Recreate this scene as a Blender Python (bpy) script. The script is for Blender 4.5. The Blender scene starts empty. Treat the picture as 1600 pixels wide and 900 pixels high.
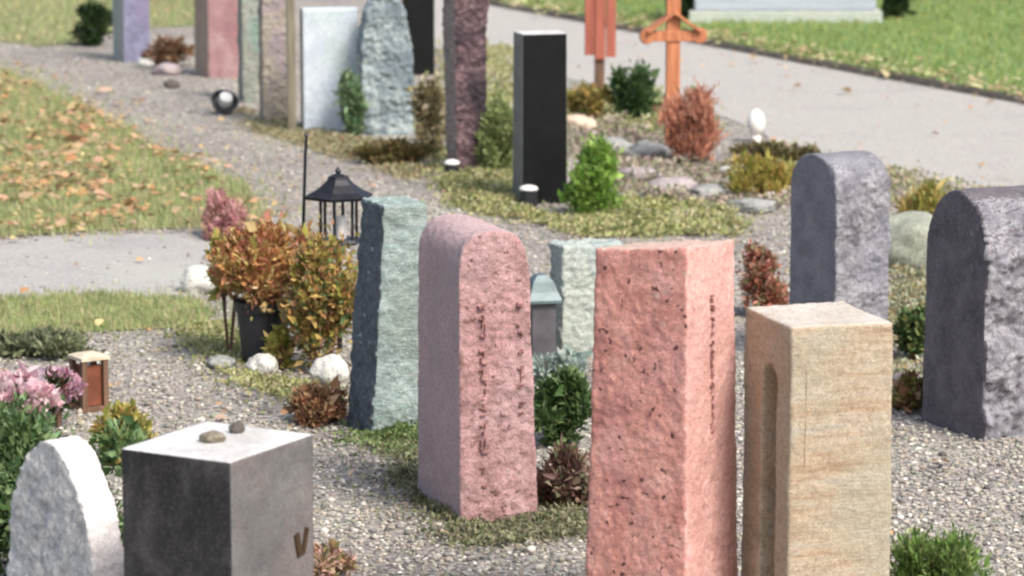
import bpy, bmesh, math, random
import numpy as np
from mathutils import Vector, noise

random.seed(7)
rng = np.random.default_rng(7)
R = math.radians
sc = bpy.context.scene
C = sc.collection

# ---------------------------------------------------------------- camera
H = 2.5                      # eye height
F = 5000.0                   # focal length in photo pixels (1600 wide)
PITCH = math.atan(843 / F)
cam_d = bpy.data.cameras.new('camera')
cam = bpy.data.objects.new('camera', cam_d)
C.objects.link(cam)
cam.location = (0, 0, H)
cam.rotation_euler = (math.pi / 2 - PITCH, 0, 0)
cam_d.sensor_width = 36
cam_d.lens = 36 * F / 1600
cam_d.clip_end = 1000
cam_d.dof.use_dof = True
cam_d.dof.focus_distance = 10.5
cam_d.dof.aperture_fstop = 4.5
sc.camera = cam

# ---------------------------------------------------------------- sky, sun, exposure
SUN_EL, SUN_AZ = 50, 140      # azimuth clockwise from +y
w = bpy.data.worlds.new('World')
sc.world = w
w.use_nodes = True
nt = w.node_tree
sky = nt.nodes.new('ShaderNodeTexSky')
sky.sky_type = 'NISHITA'
sky.sun_disc = False
sky.sun_elevation = R(SUN_EL)
sky.sun_rotation = R(SUN_AZ)
sky.air_density = 1.0
sky.dust_density = 4.0
sky.ozone_density = 0.6
bg = nt.nodes['Background']
bg.inputs['Strength'].default_value = 0.115
nt.links.new(sky.outputs[0], bg.inputs['Color'])
sd = bpy.data.lights.new('sun', 'SUN')
sd.energy = 2.1
sd.angle = R(18)
sd.color = (1.0, 0.95, 0.88)
sun = bpy.data.objects.new('sun', sd)
C.objects.link(sun)
dv = Vector((math.sin(R(SUN_AZ)) * math.cos(R(SUN_EL)), math.cos(R(SUN_AZ)) * math.cos(R(SUN_EL)), math.sin(R(SUN_EL))))
sun.rotation_euler = dv.to_track_quat('Z', 'Y').to_euler()
sun.location = dv * 60
sc.view_settings.view_transform = 'Standard'
sc.view_settings.look = 'None'
sc.view_settings.gamma = 1
sc.view_settings.use_curve_mapping = False
sc.view_settings.exposure = 0.9
sc.cycles.pixel_filter_type = 'BLACKMAN_HARRIS'
sc.cycles.filter_width = 2.2
sc.cycles.max_bounces = 6


# ---------------------------------------------------------------- measuring helpers
def at(px, py, z=0.0):
    """ground point seen at a photo pixel"""
    a = PITCH + math.atan((py - 450) / F)
    y = (H - z) / math.tan(a)
    depth = y * math.cos(PITCH) + (H - z) * math.sin(PITCH)
    return Vector(((px - 800) / F * depth, y, z))


def height_at(p, py):
    """height above ground p whose top shows at photo row py"""
    return H - p.y * math.tan(PITCH + math.atan((py - 450) / F))


def scale_at(p, z=0.0):
    return F / (p.y * math.cos(PITCH) + (H - z) * math.sin(PITCH))


# ---------------------------------------------------------------- materials
def new_mat(name):
    m = bpy.data.materials.new(name)
    m.use_nodes = True
    n = m.node_tree
    return m, n, n.nodes['Principled BSDF'], n.nodes.new, n.links.new


def ramp(n, stops):
    r = n.nodes.new('ShaderNodeValToRGB')
    e = r.color_ramp.elements
    while len(e) < len(stops):
        e.new(0.5)
    for i, (p, c) in enumerate(stops):
        e[i].position = p
        e[i].color = (*c, 1)
    return r


def stone_mat(name, cols, scale=6, speck=90, speck_col=None, speck_amt=0.35, bump=0.4, rough=0.75,
              stain=None, stain_amt=0.4, streak=0, stretch=(1, 1, 1), pits=0.0, lichen=0.45):
    m, n, b, N, L = new_mat(name)
    tc = N('ShaderNodeTexCoord')
    mp = N('ShaderNodeMapping')
    mp.inputs['Scale'].default_value = stretch
    L(tc.outputs['Object'], mp.inputs[0])
    n1 = N('ShaderNodeTexNoise'); n1.inputs['Scale'].default_value = scale
    n1.inputs['Detail'].default_value = 8; n1.inputs['Roughness'].default_value = 0.65
    L(mp.outputs[0], n1.inputs['Vector'])
    k = len(cols)
    r1 = ramp(n, [(0.3 + 0.4 * i / max(1, k - 1), c) for i, c in enumerate(cols)])
    L(n1.outputs['Fac'], r1.inputs[0])
    col = r1.outputs[0]
    v = N('ShaderNodeTexNoise'); v.inputs['Scale'].default_value = speck
    v.inputs['Detail'].default_value = 3
    L(tc.outputs['Object'], v.inputs['Vector'])
    rs = ramp(n, [(0.52, (0, 0, 0)), (0.60, (1, 1, 1))])
    L(v.outputs['Fac'], rs.inputs[0])
    mu = N('ShaderNodeMath'); mu.operation = 'MULTIPLY'; mu.inputs[1].default_value = speck_amt
    L(rs.outputs[0], mu.inputs[0])
    mx = N('ShaderNodeMixRGB')
    L(mu.outputs[0], mx.inputs[0]); L(col, mx.inputs[1])
    mx.inputs[2].default_value = (*(speck_col or (0.05, 0.05, 0.05)), 1)
    col = mx.outputs[0]
    if stain:
        s = N('ShaderNodeTexNoise'); s.inputs['Scale'].default_value = 3.3
        s.inputs['Detail'].default_value = 6; s.inputs['Distortion'].default_value = 0.6
        mp2 = N('ShaderNodeMapping'); mp2.inputs['Location'].default_value = (4, 9, 2)
        L(tc.outputs['Object'], mp2.inputs[0]); L(mp2.outputs[0], s.inputs['Vector'])
        r2 = ramp(n, [(0.5, (0, 0, 0)), (0.66, (1, 1, 1))])
        L(s.outputs['Fac'], r2.inputs[0])
        m2 = N('ShaderNodeMath'); m2.operation = 'MULTIPLY'; m2.inputs[1].default_value = stain_amt
        L(r2.outputs[0], m2.inputs[0])
        mx2 = N('ShaderNodeMixRGB')
        L(m2.outputs[0], mx2.inputs[0]); L(col, mx2.inputs[1])
        mx2.inputs[2].default_value = (*stain, 1)
        col = mx2.outputs[0]
    if pits:
        vo = N('ShaderNodeTexNoise'); vo.inputs['Scale'].default_value = 42
        vo.inputs['Detail'].default_value = 2
        L(tc.outputs['Object'], vo.inputs['Vector'])
        r3 = ramp(n, [(0.64, (0, 0, 0)), (0.70, (1, 1, 1))])
        L(vo.outputs['Fac'], r3.inputs[0])
        m3 = N('ShaderNodeMath'); m3.operation = 'MULTIPLY'; m3.inputs[1].default_value = pits
        L(r3.outputs[0], m3.inputs[0])
        mx3 = N('ShaderNodeMixRGB')
        L(m3.outputs[0], mx3.inputs[0]); L(col, mx3.inputs[1])
        mx3.inputs[2].default_value = (0.05, 0.02, 0.02, 1)
        col = mx3.outputs[0]
    # lichen freckles and a fine mineral grain
    li = N('ShaderNodeTexVoronoi'); li.inputs['Scale'].default_value = 17
    L(tc.outputs['Object'], li.inputs['Vector'])
    ln = N('ShaderNodeTexNoise'); ln.inputs['Scale'].default_value = 2.2; ln.inputs['Detail'].default_value = 5
    L(tc.outputs['Object'], ln.inputs['Vector'])
    lr = ramp(n, [(0.10, (1, 1, 1)), (0.2, (0, 0, 0))]); L(li.outputs['Distance'], lr.inputs[0])
    lr2 = ramp(n, [(0.52, (0, 0, 0)), (0.6, (1, 1, 1))]); L(ln.outputs['Fac'], lr2.inputs[0])
    lm = N('ShaderNodeMath'); lm.operation = 'MULTIPLY'; L(lr.outputs[0], lm.inputs[0]); L(lr2.outputs[0], lm.inputs[1])
    lm2 = N('ShaderNodeMath'); lm2.operation = 'MULTIPLY'; L(lm.outputs[0], lm2.inputs[0]); lm2.inputs[1].default_value = lichen
    lx = N('ShaderNodeMixRGB'); L(lm2.outputs[0], lx.inputs[0]); L(col, lx.inputs[1]); lx.inputs[2].default_value = (0.5, 0.5, 0.4, 1)
    gr = N('ShaderNodeTexNoise'); gr.inputs['Scale'].default_value = 220; gr.inputs['Detail'].default_value = 2
    L(tc.outputs['Object'], gr.inputs['Vector'])
    gm = N('ShaderNodeMapRange'); gm.inputs[1].default_value = 0.3; gm.inputs[2].default_value = 0.7
    gm.inputs[3].default_value = 0.72; gm.inputs[4].default_value = 1.28
    L(gr.outputs['Fac'], gm.inputs[0])
    gh = N('ShaderNodeHueSaturation'); L(gm.outputs[0], gh.inputs['Value']); L(lx.outputs[0], gh.inputs['Color'])
    L(gh.outputs[0], b.inputs['Base Color'])
    b.inputs['Roughness'].default_value = rough
    b.inputs['Specular IOR Level'].default_value = 0.22
    bn = N('ShaderNodeTexNoise'); bn.inputs['Scale'].default_value = 45
    bn.inputs['Detail'].default_value = 8; bn.inputs['Roughness'].default_value = 0.7
    L(mp.outputs[0], bn.inputs['Vector'])
    bu = N('ShaderNodeBump'); bu.inputs['Strength'].default_value = bump
    bu.inputs['Distance'].default_value = 0.012
    L(bn.outputs['Fac'], bu.inputs['Height'])
    b2 = N('ShaderNodeTexNoise'); b2.inputs['Scale'].default_value = 13; b2.inputs['Detail'].default_value = 3
    L(tc.outputs['Object'], b2.inputs['Vector'])
    bu2 = N('ShaderNodeBump'); bu2.inputs['Strength'].default_value = bump * 0.7; bu2.inputs['Distance'].default_value = 0.02
    L(b2.outputs['Fac'], bu2.inputs['Height']); L(bu.outputs[0], bu2.inputs['Normal'])
    L(bu2.outputs[0], b.inputs['Normal'])
    return m


def island_mat(name, cols, rough=0.6, trans=0.25, tone_noise=True):
    """each leaf, blade or pebble of the mesh takes its own colour from a list"""
    m, n, b, N, L = new_mat(name)
    g = N('ShaderNodeNewGeometry')
    k = len(cols)
    r = ramp(n, [(i / max(1, k - 1), c) for i, c in enumerate(cols)])
    L(g.outputs['Random Per Island'], r.inputs[0])
    col = r.outputs[0]
    if tone_noise:  # uneven colour value from noise
        tc = N('ShaderNodeTexCoord')
        t = N('ShaderNodeTexNoise'); t.inputs['Scale'].default_value = 5
        t.inputs['Detail'].default_value = 4
        L(tc.outputs['Object'], t.inputs['Vector'])
        h = N('ShaderNodeHueSaturation')
        mr = N('ShaderNodeMapRange'); mr.inputs[3].default_value = 0.55; mr.inputs[4].default_value = 1.5
        L(t.outputs['Fac'], mr.inputs[0]); L(mr.outputs[0], h.inputs['Value']); L(col, h.inputs['Color'])
        col = h.outputs[0]
    L(col, b.inputs['Base Color'])
    b.inputs['Roughness'].default_value = rough
    if trans:
        tr = N('ShaderNodeBsdfTranslucent'); L(col, tr.inputs[0])
        ms = N('ShaderNodeMixShader'); ms.inputs[0].default_value = trans
        L(b.outputs[0], ms.inputs[1]); L(tr.outputs[0], ms.inputs[2])
        L(ms.outputs[0], n.nodes['Material Output'].inputs[0])
    return m


def plain_mat(name, col, rough=0.6, metal=0.0, var=0.25, scale=12):
    m, n, b, N, L = new_mat(name)
    tc = N('ShaderNodeTexCoord')
    t = N('ShaderNodeTexNoise'); t.inputs['Scale'].default_value = scale; t.inputs['Detail'].default_value = 6
    L(tc.outputs['Object'], t.inputs['Vector'])
    lo = tuple(c * (1 - var) for c in col); hi = tuple(min(1, c * (1 + var)) for c in col)
    r = ramp(n, [(0.35, lo), (0.65, hi)])
    L(t.outputs['Fac'], r.inputs[0]); L(r.outputs[0], b.inputs['Base Color'])
    b.inputs['Roughness'].default_value = rough
    b.inputs['Metallic'].default_value = metal
    bu = N('ShaderNodeBump'); bu.inputs['Strength'].default_value = 0.25; bu.inputs['Distance'].default_value = 0.004
    L(t.outputs['Fac'], bu.inputs['Height']); L(bu.outputs[0], b.inputs['Normal'])
    return m


def wood_mat(name, c1, c2):
    m, n, b, N, L = new_mat(name)
    tc = N('ShaderNodeTexCoord'); mp = N('ShaderNodeMapping')
    mp.inputs['Scale'].default_value = (40, 40, 2.5)
    L(tc.outputs['Object'], mp.inputs[0])
    t = N('ShaderNodeTexNoise'); t.inputs['Scale'].default_value = 1.2; t.inputs['Detail'].default_value = 8
    L(mp.outputs[0], t.inputs['Vector'])
    r = ramp(n, [(0.35, c1), (0.65, c2)])
    L(t.outputs['Fac'], r.inputs[0]); L(r.outputs[0], b.inputs['Base Color'])
    b.inputs['Roughness'].default_value = 0.65
    bu = N('ShaderNodeBump'); bu.inputs['Strength'].default_value = 0.3; bu.inputs['Distance'].default_value = 0.003
    L(t.outputs['Fac'], bu.inputs['Height']); L(bu.outputs[0], b.inputs['Normal'])
    return m


def ground_mat(name, cols, scale, big_cols=None, bump=0.6, rough=0.9, dist=0.02):
    m, n, b, N, L = new_mat(name)
    tc = N('ShaderNodeTexCoord')
    v = N('ShaderNodeTexVoronoi'); v.inputs['Scale'].default_value = scale
    v.inputs['Randomness'].default_value = 1
    L(tc.outputs['Object'], v.inputs['Vector'])
    sp = N('ShaderNodeSeparateColor'); L(v.outputs['Color'], sp.inputs[0])
    k = len(cols)
    r = ramp(n, [(i / (k - 1), c) for i, c in enumerate(cols)])
    L(sp.outputs[0], r.inputs[0])
    col = r.outputs[0]
    t = N('ShaderNodeTexNoise'); t.inputs['Scale'].default_value = 0.9; t.inputs['Detail'].default_value = 9
    t.inputs['Roughness'].default_value = 0.7
    L(tc.outputs['Object'], t.inputs['Vector'])
    if big_cols:
        r2 = ramp(n, [(0.45, (0, 0, 0)), (0.62, (1, 1, 1))])
        L(t.outputs['Fac'], r2.inputs[0])
        mu = N('ShaderNodeMath'); mu.operation = 'MULTIPLY'; mu.inputs[1].default_value = 0.45
        L(r2.outputs[0], mu.inputs[0])
        mx = N('ShaderNodeMixRGB'); L(mu.outputs[0], mx.inputs[0]); L(col, mx.inputs[1])
        mx.inputs[2].default_value = (*big_cols, 1)
        col = mx.outputs[0]
    h = N('ShaderNodeHueSaturation'); mr = N('ShaderNodeMapRange')
    mr.inputs[1].default_value = 0.3; mr.inputs[2].default_value = 0.7
    mr.inputs[3].default_value = 0.8; mr.inputs[4].default_value = 1.2
    L(t.outputs['Fac'], mr.inputs[0]); L(mr.outputs[0], h.inputs['Value']); L(col, h.inputs['Color'])
    L(h.outputs[0], b.inputs['Base Color'])
    b.inputs['Roughness'].default_value = rough
    bu = N('ShaderNodeBump'); bu.inputs['Strength'].default_value = bump; bu.inputs['Distance'].default_value = dist
    bu.invert = True
    L(v.outputs['Distance'], bu.inputs['Height']); L(bu.outputs[0], b.inputs['Normal'])
    return m


# ---------------------------------------------------------------- object helpers
def tag(o, label=None, cat=None, group=None, kind=None):
    if label: o['label'] = label
    if cat: o['category'] = cat
    if group: o['group'] = group
    if kind: o['kind'] = kind
    return o


def empty(name, loc, rz=0.0):
    o = bpy.data.objects.new(name, None)
    C.objects.link(o)
    o.empty_display_size = 0.1
    o.location = loc
    o.rotation_euler = (0, 0, rz)
    return o


def link(name, me, mats, parent=None, loc=(0, 0, 0), rz=0.0, smooth=False):
    if not isinstance(mats, (list, tuple)):
        mats = [mats]
    for m in mats:
        me.materials.append(m)
    o = bpy.data.objects.new(name, me)
    C.objects.link(o)
    if parent is not None:
        o.parent = parent
    o.location = loc
    o.rotation_euler = (0, 0, rz)
    if smooth:
        me.polygons.foreach_set('use_smooth', [True] * len(me.polygons))
    return o


def bm_mesh(bm, name='mesh'):
    me = bpy.data.meshes.new(name)
    bm.to_mesh(me)
    bm.free()
    return me


def np_mesh(name, verts, faces):
    """faces: (n,k) int array, all the same size"""
    me = bpy.data.meshes.new(name)
    n, k = faces.shape
    me.vertices.add(len(verts))
    me.vertices.foreach_set('co', verts.astype(np.float32).ravel())
    me.loops.add(n * k)
    me.loops.foreach_set('vertex_index', faces.astype(np.int32).ravel())
    me.polygons.add(n)
    me.polygons.foreach_set('loop_start', np.arange(0, n * k, k, dtype=np.int32))
    me.polygons.foreach_set('loop_total', np.full(n, k, dtype=np.int32))
    me.update(calc_edges=True)
    return me


def add_box(bm, c, s, rot=None, bev=0.0):
    r = bmesh.ops.create_cube(bm, size=1)
    vs = r['verts']
    for v in vs:
        v.co = Vector((v.co.x * s[0], v.co.y * s[1], v.co.z * s[2]))
        if rot is not None:
            v.co.rotate(rot)
        v.co += Vector(c)
    if bev:
        es = {e for v in vs for e in v.link_edges}
        bmesh.ops.bevel(bm, geom=list(es), offset=bev, segments=2, affect='EDGES', profile=0.7)
    return bm


def add_lathe(bm, prof, seg=24, c=(0, 0, 0), sq=1.0):
    rings = []
    for (r, z) in prof:
        if r < 1e-5:
            rings.append([bm.verts.new((c[0], c[1], c[2] + z))])
        else:
            rings.append([bm.verts.new((c[0] + r * math.cos(2 * math.pi * i / seg),
                                        c[1] + sq * r * math.sin(2 * math.pi * i / seg), c[2] + z)) for i in range(seg)])
    for a, b in zip(rings[:-1], rings[1:]):
        for i in range(seg):
            j = (i + 1) % seg
            if len(a) == 1 and len(b) == 1: continue
            if len(a) == 1: bm.faces.new((a[0], b[i], b[j]))
            elif len(b) == 1: bm.faces.new((a[i], a[j], b[0]))
            else: bm.faces.new((a[i], a[j], b[j], b[i]))
    bmesh.ops.recalc_face_normals(bm, faces=bm.faces[:])
    return bm


def add_tube(bm, pts, r0, r1=None, seg=7):
    r1 = r0 if r1 is None else r1
    rings = []
    n = len(pts)
    for i, p in enumerate(pts):
        p = Vector(p)
        d = (Vector(pts[min(i + 1, n - 1)]) - Vector(pts[max(i - 1, 0)])).normalized()
        u = d.orthogonal().normalized(); v = d.cross(u)
        r = r0 + (r1 - r0) * i / max(1, n - 1)
        rings.append([bm.verts.new(p + r * (math.cos(t) * u + math.sin(t) * v)) for t in [2 * math.pi * k / seg for k in range(seg)]])
    for a, b in zip(rings[:-1], rings[1:]):
        # keep rings aligned
        best = min(range(seg), key=lambda s: (a[0].co - b[s].co).length)
        b[:] = b[best:] + b[:best]
        for i in range(seg):
            j = (i + 1) % seg
            bm.faces.new((a[i], a[j], b[j], b[i]))
    bm.faces.new(rings[0][::-1]); bm.faces.new(rings[-1])
    return bm


def extrude_profile(pts, t0, t1, axis):
    """closed outline pts (u,z); axis 'x': outline over y, thickness over x; axis 'y': outline over x"""
    bm = bmesh.new()
    def mk(t):
        return [bm.verts.new((t, u, z) if axis == 'x' else (u, t, z)) for u, z in pts]
    A, B = mk(t0), mk(t1)
    bm.faces.new(A); bm.faces.new(B[::-1])
    n = len(pts)
    for i in range(n):
        j = (i + 1) % n
        bm.faces.new((A[j], A[i], B[i], B[j]))
    bmesh.ops.recalc_face_normals(bm, faces=bm.faces[:])
    return bm


def arch(width, h, rise, power=2.0, seg=18):
    """outline: flat base, straight sides, a rounded head that is rise high"""
    hw = width / 2
    pts = [(-hw, -0.05), (hw, -0.05)]
    for i in range(seg + 1):
        t = i / seg * math.pi
        cx, sz = math.cos(t), math.sin(t)
        u = hw * math.copysign(abs(cx) ** (2 / power), cx)
        z = h - rise + rise * abs(sz) ** (2 / power)
        pts.append((u, z))
    return pts


def displaced(bm, voxel, amp, freq, seed=0, fine=0.3, taper=0.0, taper_y=None, lean=(0, 0), h=1.0, faces_amp=None, slope=(0, 0)):
    """voxel-remesh a rough shape and roughen it with noise: returns a mesh"""
    me = bm_mesh(bm)
    o = bpy.data.objects.new('tmp', me)
    C.objects.link(o)
    md = o.modifiers.new('r', 'REMESH'); md.mode = 'VOXEL'; md.voxel_size = voxel
    dg = bpy.context.evaluated_depsgraph_get(); dg.update()
    m2 = bpy.data.meshes.new_from_object(o.evaluated_get(dg))
    bpy.data.objects.remove(o); bpy.data.meshes.remove(me)
    taper_y = taper if taper_y is None else taper_y
    nrm = [v.normal.copy() for v in m2.vertices]
    off = Vector((seed * 3.1, seed * 7.7, seed * 1.3))
    for v, nn in zip(m2.vertices, nrm):
        p = v.co
        q = p * freq + off
        a = noise.noise(q) + 0.5 * noise.noise(q * 2.3) + fine * noise.noise(q * 6.1) + fine * 0.6 * noise.noise(q * 13)
        k = amp
        if faces_amp:
            for (d, f) in faces_amp:
                if nn.dot(Vector(d)) > 0.6: k = f
        zz = max(0, min(1, p.z / h))
        np_ = p + nn * a * k
        np_.x = np_.x * (1 - taper * zz) + lean[0] * zz
        np_.y = np_.y * (1 - taper_y * zz) + lean[1] * zz
        np_.z += (slope[0] * np_.x + slope[1] * np_.y) * zz ** 6
        v.co = np_
    m2.update()
    m2.polygons.foreach_set('use_smooth', [True] * len(m2.polygons))
    return m2


def by_normal(me, rules):
    """material slot by facing: rules = [(dir, slot)]"""
    for p in me.polygons:
        for d, s in rules:
            if p.normal.dot(Vector(d)) > 0.55:
                p.material_index = s


def footprint(px, py, a, wR, wL):
    """near corner at a photo pixel; right face runs at angle a, left face at a+90; returns base centre"""
    c = at(px, py)
    ra = R(a)
    r = Vector((math.cos(ra), math.sin(ra), 0)); l = Vector((-math.sin(ra), math.cos(ra), 0))
    return c + r * wR / 2 + l * wL / 2, ra


def leaf_cloud(n, centre, radii, size, clumps=12, up=0.5, seed=1, hollow=0.3, elong=1.6, clump_r=0.35):
    """n folded leaves spread through clumps inside an ellipsoid"""
    n = int(n * 2.0); size = size * 0.66; clumps = int(clumps * 1.5)
    g = np.random.default_rng(seed)
    cd = g.normal(size=(clumps, 3)); cd /= np.linalg.norm(cd, axis=1)[:, None]
    cr = g.uniform(hollow, 1.0, size=(clumps, 1))
    cc = cd * cr
    cc[:, 2] = np.where(cc[:, 2] < -0.7, -0.5, cc[:, 2])
    idx = g.integers(0, clumps, n)
    off = g.normal(size=(n, 3)); off /= np.linalg.norm(off, axis=1)[:, None]
    p = cc[idx] + off * (g.uniform(0, 1, (n, 1)) ** 0.45) * clump_r * g.uniform(0.55, 1.25, (clumps, 1))[idx] * np.where(g.uniform(size=(n, 1)) < 0.08, 1.7, 1.0)
    p = p * np.array(radii) + np.array(centre)
    d = off * 0.8 + g.normal(size=(n, 3)) * 0.6
    d[:, 2] += up
    d /= np.linalg.norm(d, axis=1)[:, None]
    s = np.cross(d, g.normal(size=(n, 3))); s /= np.linalg.norm(s, axis=1)[:, None] + 1e-9
    nn = np.cross(d, s)
    L = size * np.exp(g.normal(0, 0.35, (n, 1))); W = L / (elong * g.uniform(0.8, 1.9, (n, 1))) * 0.5
    v0 = p; v1 = p + d * L * 0.5 + s * W + nn * W * 0.3; v2 = p + d * L - nn * L * 0.1; v3 = p + d * L * 0.5 - s * W + nn * W * 0.3
    V = np.stack([v0, v1, v2, v3], 1).reshape(-1, 3)
    b = np.arange(n)[:, None] * 4
    f = np.concatenate([b + [0, 1, 2], b + [0, 2, 3]], 0)
    V[:, 2] = np.maximum(V[:, 2], 0.004)
    return np_mesh('leaves', V, f)


def blades(P, h, wdt, seed=1, lean=0.5, z0=0.0):
    """grass blades rooted at points P (n,2)"""
    g = np.random.default_rng(seed)
    n = len(P)
    a = g.uniform(0, 2 * math.pi, n); b = g.uniform(0, 2 * math.pi, n)
    hh = h * g.uniform(0.5, 1.3, n); ww = wdt * g.uniform(0.6, 1.3, n)
    l = lean * hh * g.uniform(0.2, 1.2, n)
    base = np.stack([P[:, 0], P[:, 1], np.full(n, z0)], 1)
    s = np.stack([np.cos(a), np.sin(a), 0 * a], 1) * ww[:, None] / 2
    dd = np.stack([np.cos(b), np.sin(b), 0 * b], 1)
    mid = base + dd * (l * 0.35)[:, None] + np.array([0, 0, 1]) * (hh * 0.6)[:, None]
    tip = base + dd * l[:, None] + np.array([0, 0, 1]) * (hh * np.sqrt(np.maximum(0.1, 1 - (l / hh) ** 2 * 0.6)))[:, None]
    V = np.stack([base - s, base + s, mid + s * 0.7, mid - s * 0.7, tip], 1).reshape(-1, 3)
    i = np.arange(n)[:, None] * 5
    f = np.concatenate([i + [0, 1, 2], i + [0, 2, 3], i + [3, 2, 4]], 0)
    return np_mesh('blades', V, f)


def in_poly(P, poly):
    x, y = P[:, 0], P[:, 1]
    ins = np.zeros(len(P), bool)
    n = len(poly)
    for i in range(n):
        x1, y1 = poly[i]; x2, y2 = poly[(i + 1) % n]
        c = ((y1 > y) != (y2 > y)) & (x < (x2 - x1) * (y - y1) / (y2 - y1 + 1e-12) + x1)
        ins ^= c
    return ins


def world_poly(px):
    return [tuple(at(x, y)[:2]) for x, y in px]


def wobble(poly, amp, step, seed):
    """an irregular, hand-cut outline"""
    out = []
    g = random.Random(seed)
    n = len(poly)
    for i in range(n):
        a = Vector(poly[i]); b = Vector(poly[(i + 1) % n])
        k = max(1, min(60, int((b - a).length / step)))
        for j in range(k):
            p = a.lerp(b, j / k)
            out.append((p.x + g.uniform(-amp, amp), p.y + g.uniform(-amp, amp)))
    return out


def sample_poly(poly, n, seed, near_bias=True):
    g = np.random.default_rng(seed)
    A = np.array(poly); lo, hi = A.min(0), A.max(0)
    out = []
    tot = 0
    while tot < n:
        m = n * 3
        x = g.uniform(lo[0], hi[0], m)
        y = g.uniform(lo[1], hi[1], m)
        P = np.stack([x, y], 1)
        P = P[in_poly(P, poly)]
        out.append(P); tot += len(P)
    return np.concatenate(out)[:n]


def sheet(name, poly, z, m, kind='structure'):
    bm = bmesh.new()
    f = bm.faces.new([bm.verts.new((x, y, z)) for x, y in poly])
    bmesh.ops.triangulate(bm, faces=[f])
    bmesh.ops.recalc_face_normals(bm, faces=bm.faces[:])
    for f in bm.faces:
        if f.normal.z < 0: f.normal_flip()
    o = link(name, bm_mesh(bm), m)
    tag(o, kind=kind)
    return o


# ================================================================ the setting
m_gravel = ground_mat('gravel', [(0.12, 0.11, 0.10), (0.28, 0.25, 0.225), (0.38, 0.335, 0.3), (0.22, 0.205, 0.185), (0.45, 0.41, 0.365)], 42,
                      big_cols=(0.30, 0.30, 0.24), bump=0.9, dist=0.02)
m_path = ground_mat('path_surface', [(0.31, 0.29, 0.265), (0.38, 0.36, 0.33), (0.45, 0.43, 0.395), (0.34, 0.32, 0.295)], 60,
                    big_cols=(0.26, 0.25, 0.22), bump=0.45, dist=0.01)
m_soil = ground_mat('lawn_soil', [(0.12, 0.15, 0.05), (0.2, 0.22, 0.09), (0.26, 0.2, 0.12)], 30, bump=0.4)
m_far = ground_mat('lawn_far', [(0.10, 0.17, 0.04), (0.14, 0.22, 0.06), (0.18, 0.24, 0.07)], 18, bump=0.3)

bm = bmesh.new()
bmesh.ops.create_grid(bm, x_segments=2, y_segments=2, size=300)
tag(link('ground', bm_mesh(bm), m_gravel), kind='structure')

path_px = [(1900, 400), (1600, 315), (1400, 275), (1240, 232), (1130, 185), (960, 142), (780, 96), (600, 60),
           (560, -40), (780, 6), (960, 42), (1080, 65), (1600, 163), (1900, 220)]
path_poly = wobble(world_poly(path_px), 0.05, 0.4, 3)
sheet('path', path_poly, 0.004, m_path)

E0 = at(1600, 162); E1 = at(1080, 66)
ed = (E1 - E0).normalized()
K0 = E0 - ed * 14; K1 = E0 + ed * 34
nrm = Vector((-ed.y, ed.x, 0))
if nrm.y < 0: nrm = -nrm
lawn_far = [tuple((K0 + nrm * 0.06)[:2]), tuple((K1 + nrm * 0.06)[:2]), tuple((K1 + nrm * 60)[:2]), tuple((K0 + nrm * 60)[:2])]
sheet('lawn', lawn_far, 0.008, m_far)
bm = bmesh.new()
L_ = (K1 - K0).length
nk = 48
for i in range(nk):
    c = K0 + ed * (i + 0.5) * L_ / nk + Vector((0, 0, random.uniform(-0.012, 0.0))) + nrm * random.uniform(-0.02, 0.02)
    add_box(bm, c, (L_ / nk - 0.03, 0.07, 0.09), rot=Vector((ed.x, ed.y, 0)).to_track_quat('X', 'Z'), bev=0.012)
tag(link('kerb', bm_mesh(bm), stone_mat('kerb_stone', [(0.15, 0.125, 0.10), (0.3, 0.26, 0.2)])), kind='structure')

strip_px = [(-200, 60), (0, 112), (70, 135), (150, 180), (230, 222), (330, 262), (400, 305), (405, 345), (330, 358), (200, 362), (0, 372), (-300, 380)]
strip = wobble(world_poly(strip_px), 0.06, 0.35, 5)
sheet('grass_strip', strip, 0.006, m_soil)
fine_px = [(-300, 374), (0, 374), (200, 366), (300, 366), (325, 385), (322, 455), (300, 470), (150, 466), (0, 472), (-300, 478)]
finep = wobble(world_poly(fine_px), 0.05, 0.3, 9)
sheet('side_path', finep, 0.003, ground_mat('fine_grit', [(0.27, 0.26, 0.245), (0.35, 0.335, 0.315), (0.42, 0.40, 0.38), (0.31, 0.30, 0.28)], 90, bump=0.4, dist=0.008, big_cols=(0.3, 0.31, 0.25)))
moss_px = [(-200, 476), (0, 470), (150, 462), (300, 470), (345, 492), (300, 512), (150, 520), (0, 535), (-200, 540)]
moss = wobble(world_poly(moss_px), 0.05, 0.25, 6)
sheet('moss_strip', moss, 0.006, m_soil)
back_px = [(-600, -120), (-600, 20), (-100, 55), (60, 72), (130, 70), (200, 45), (310, 40), (420, 10), (560, -90)]
backl = wobble(world_poly(back_px), 0.08, 0.6, 8)
sheet('back_lawn', backl, 0.006, m_soil)

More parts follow.
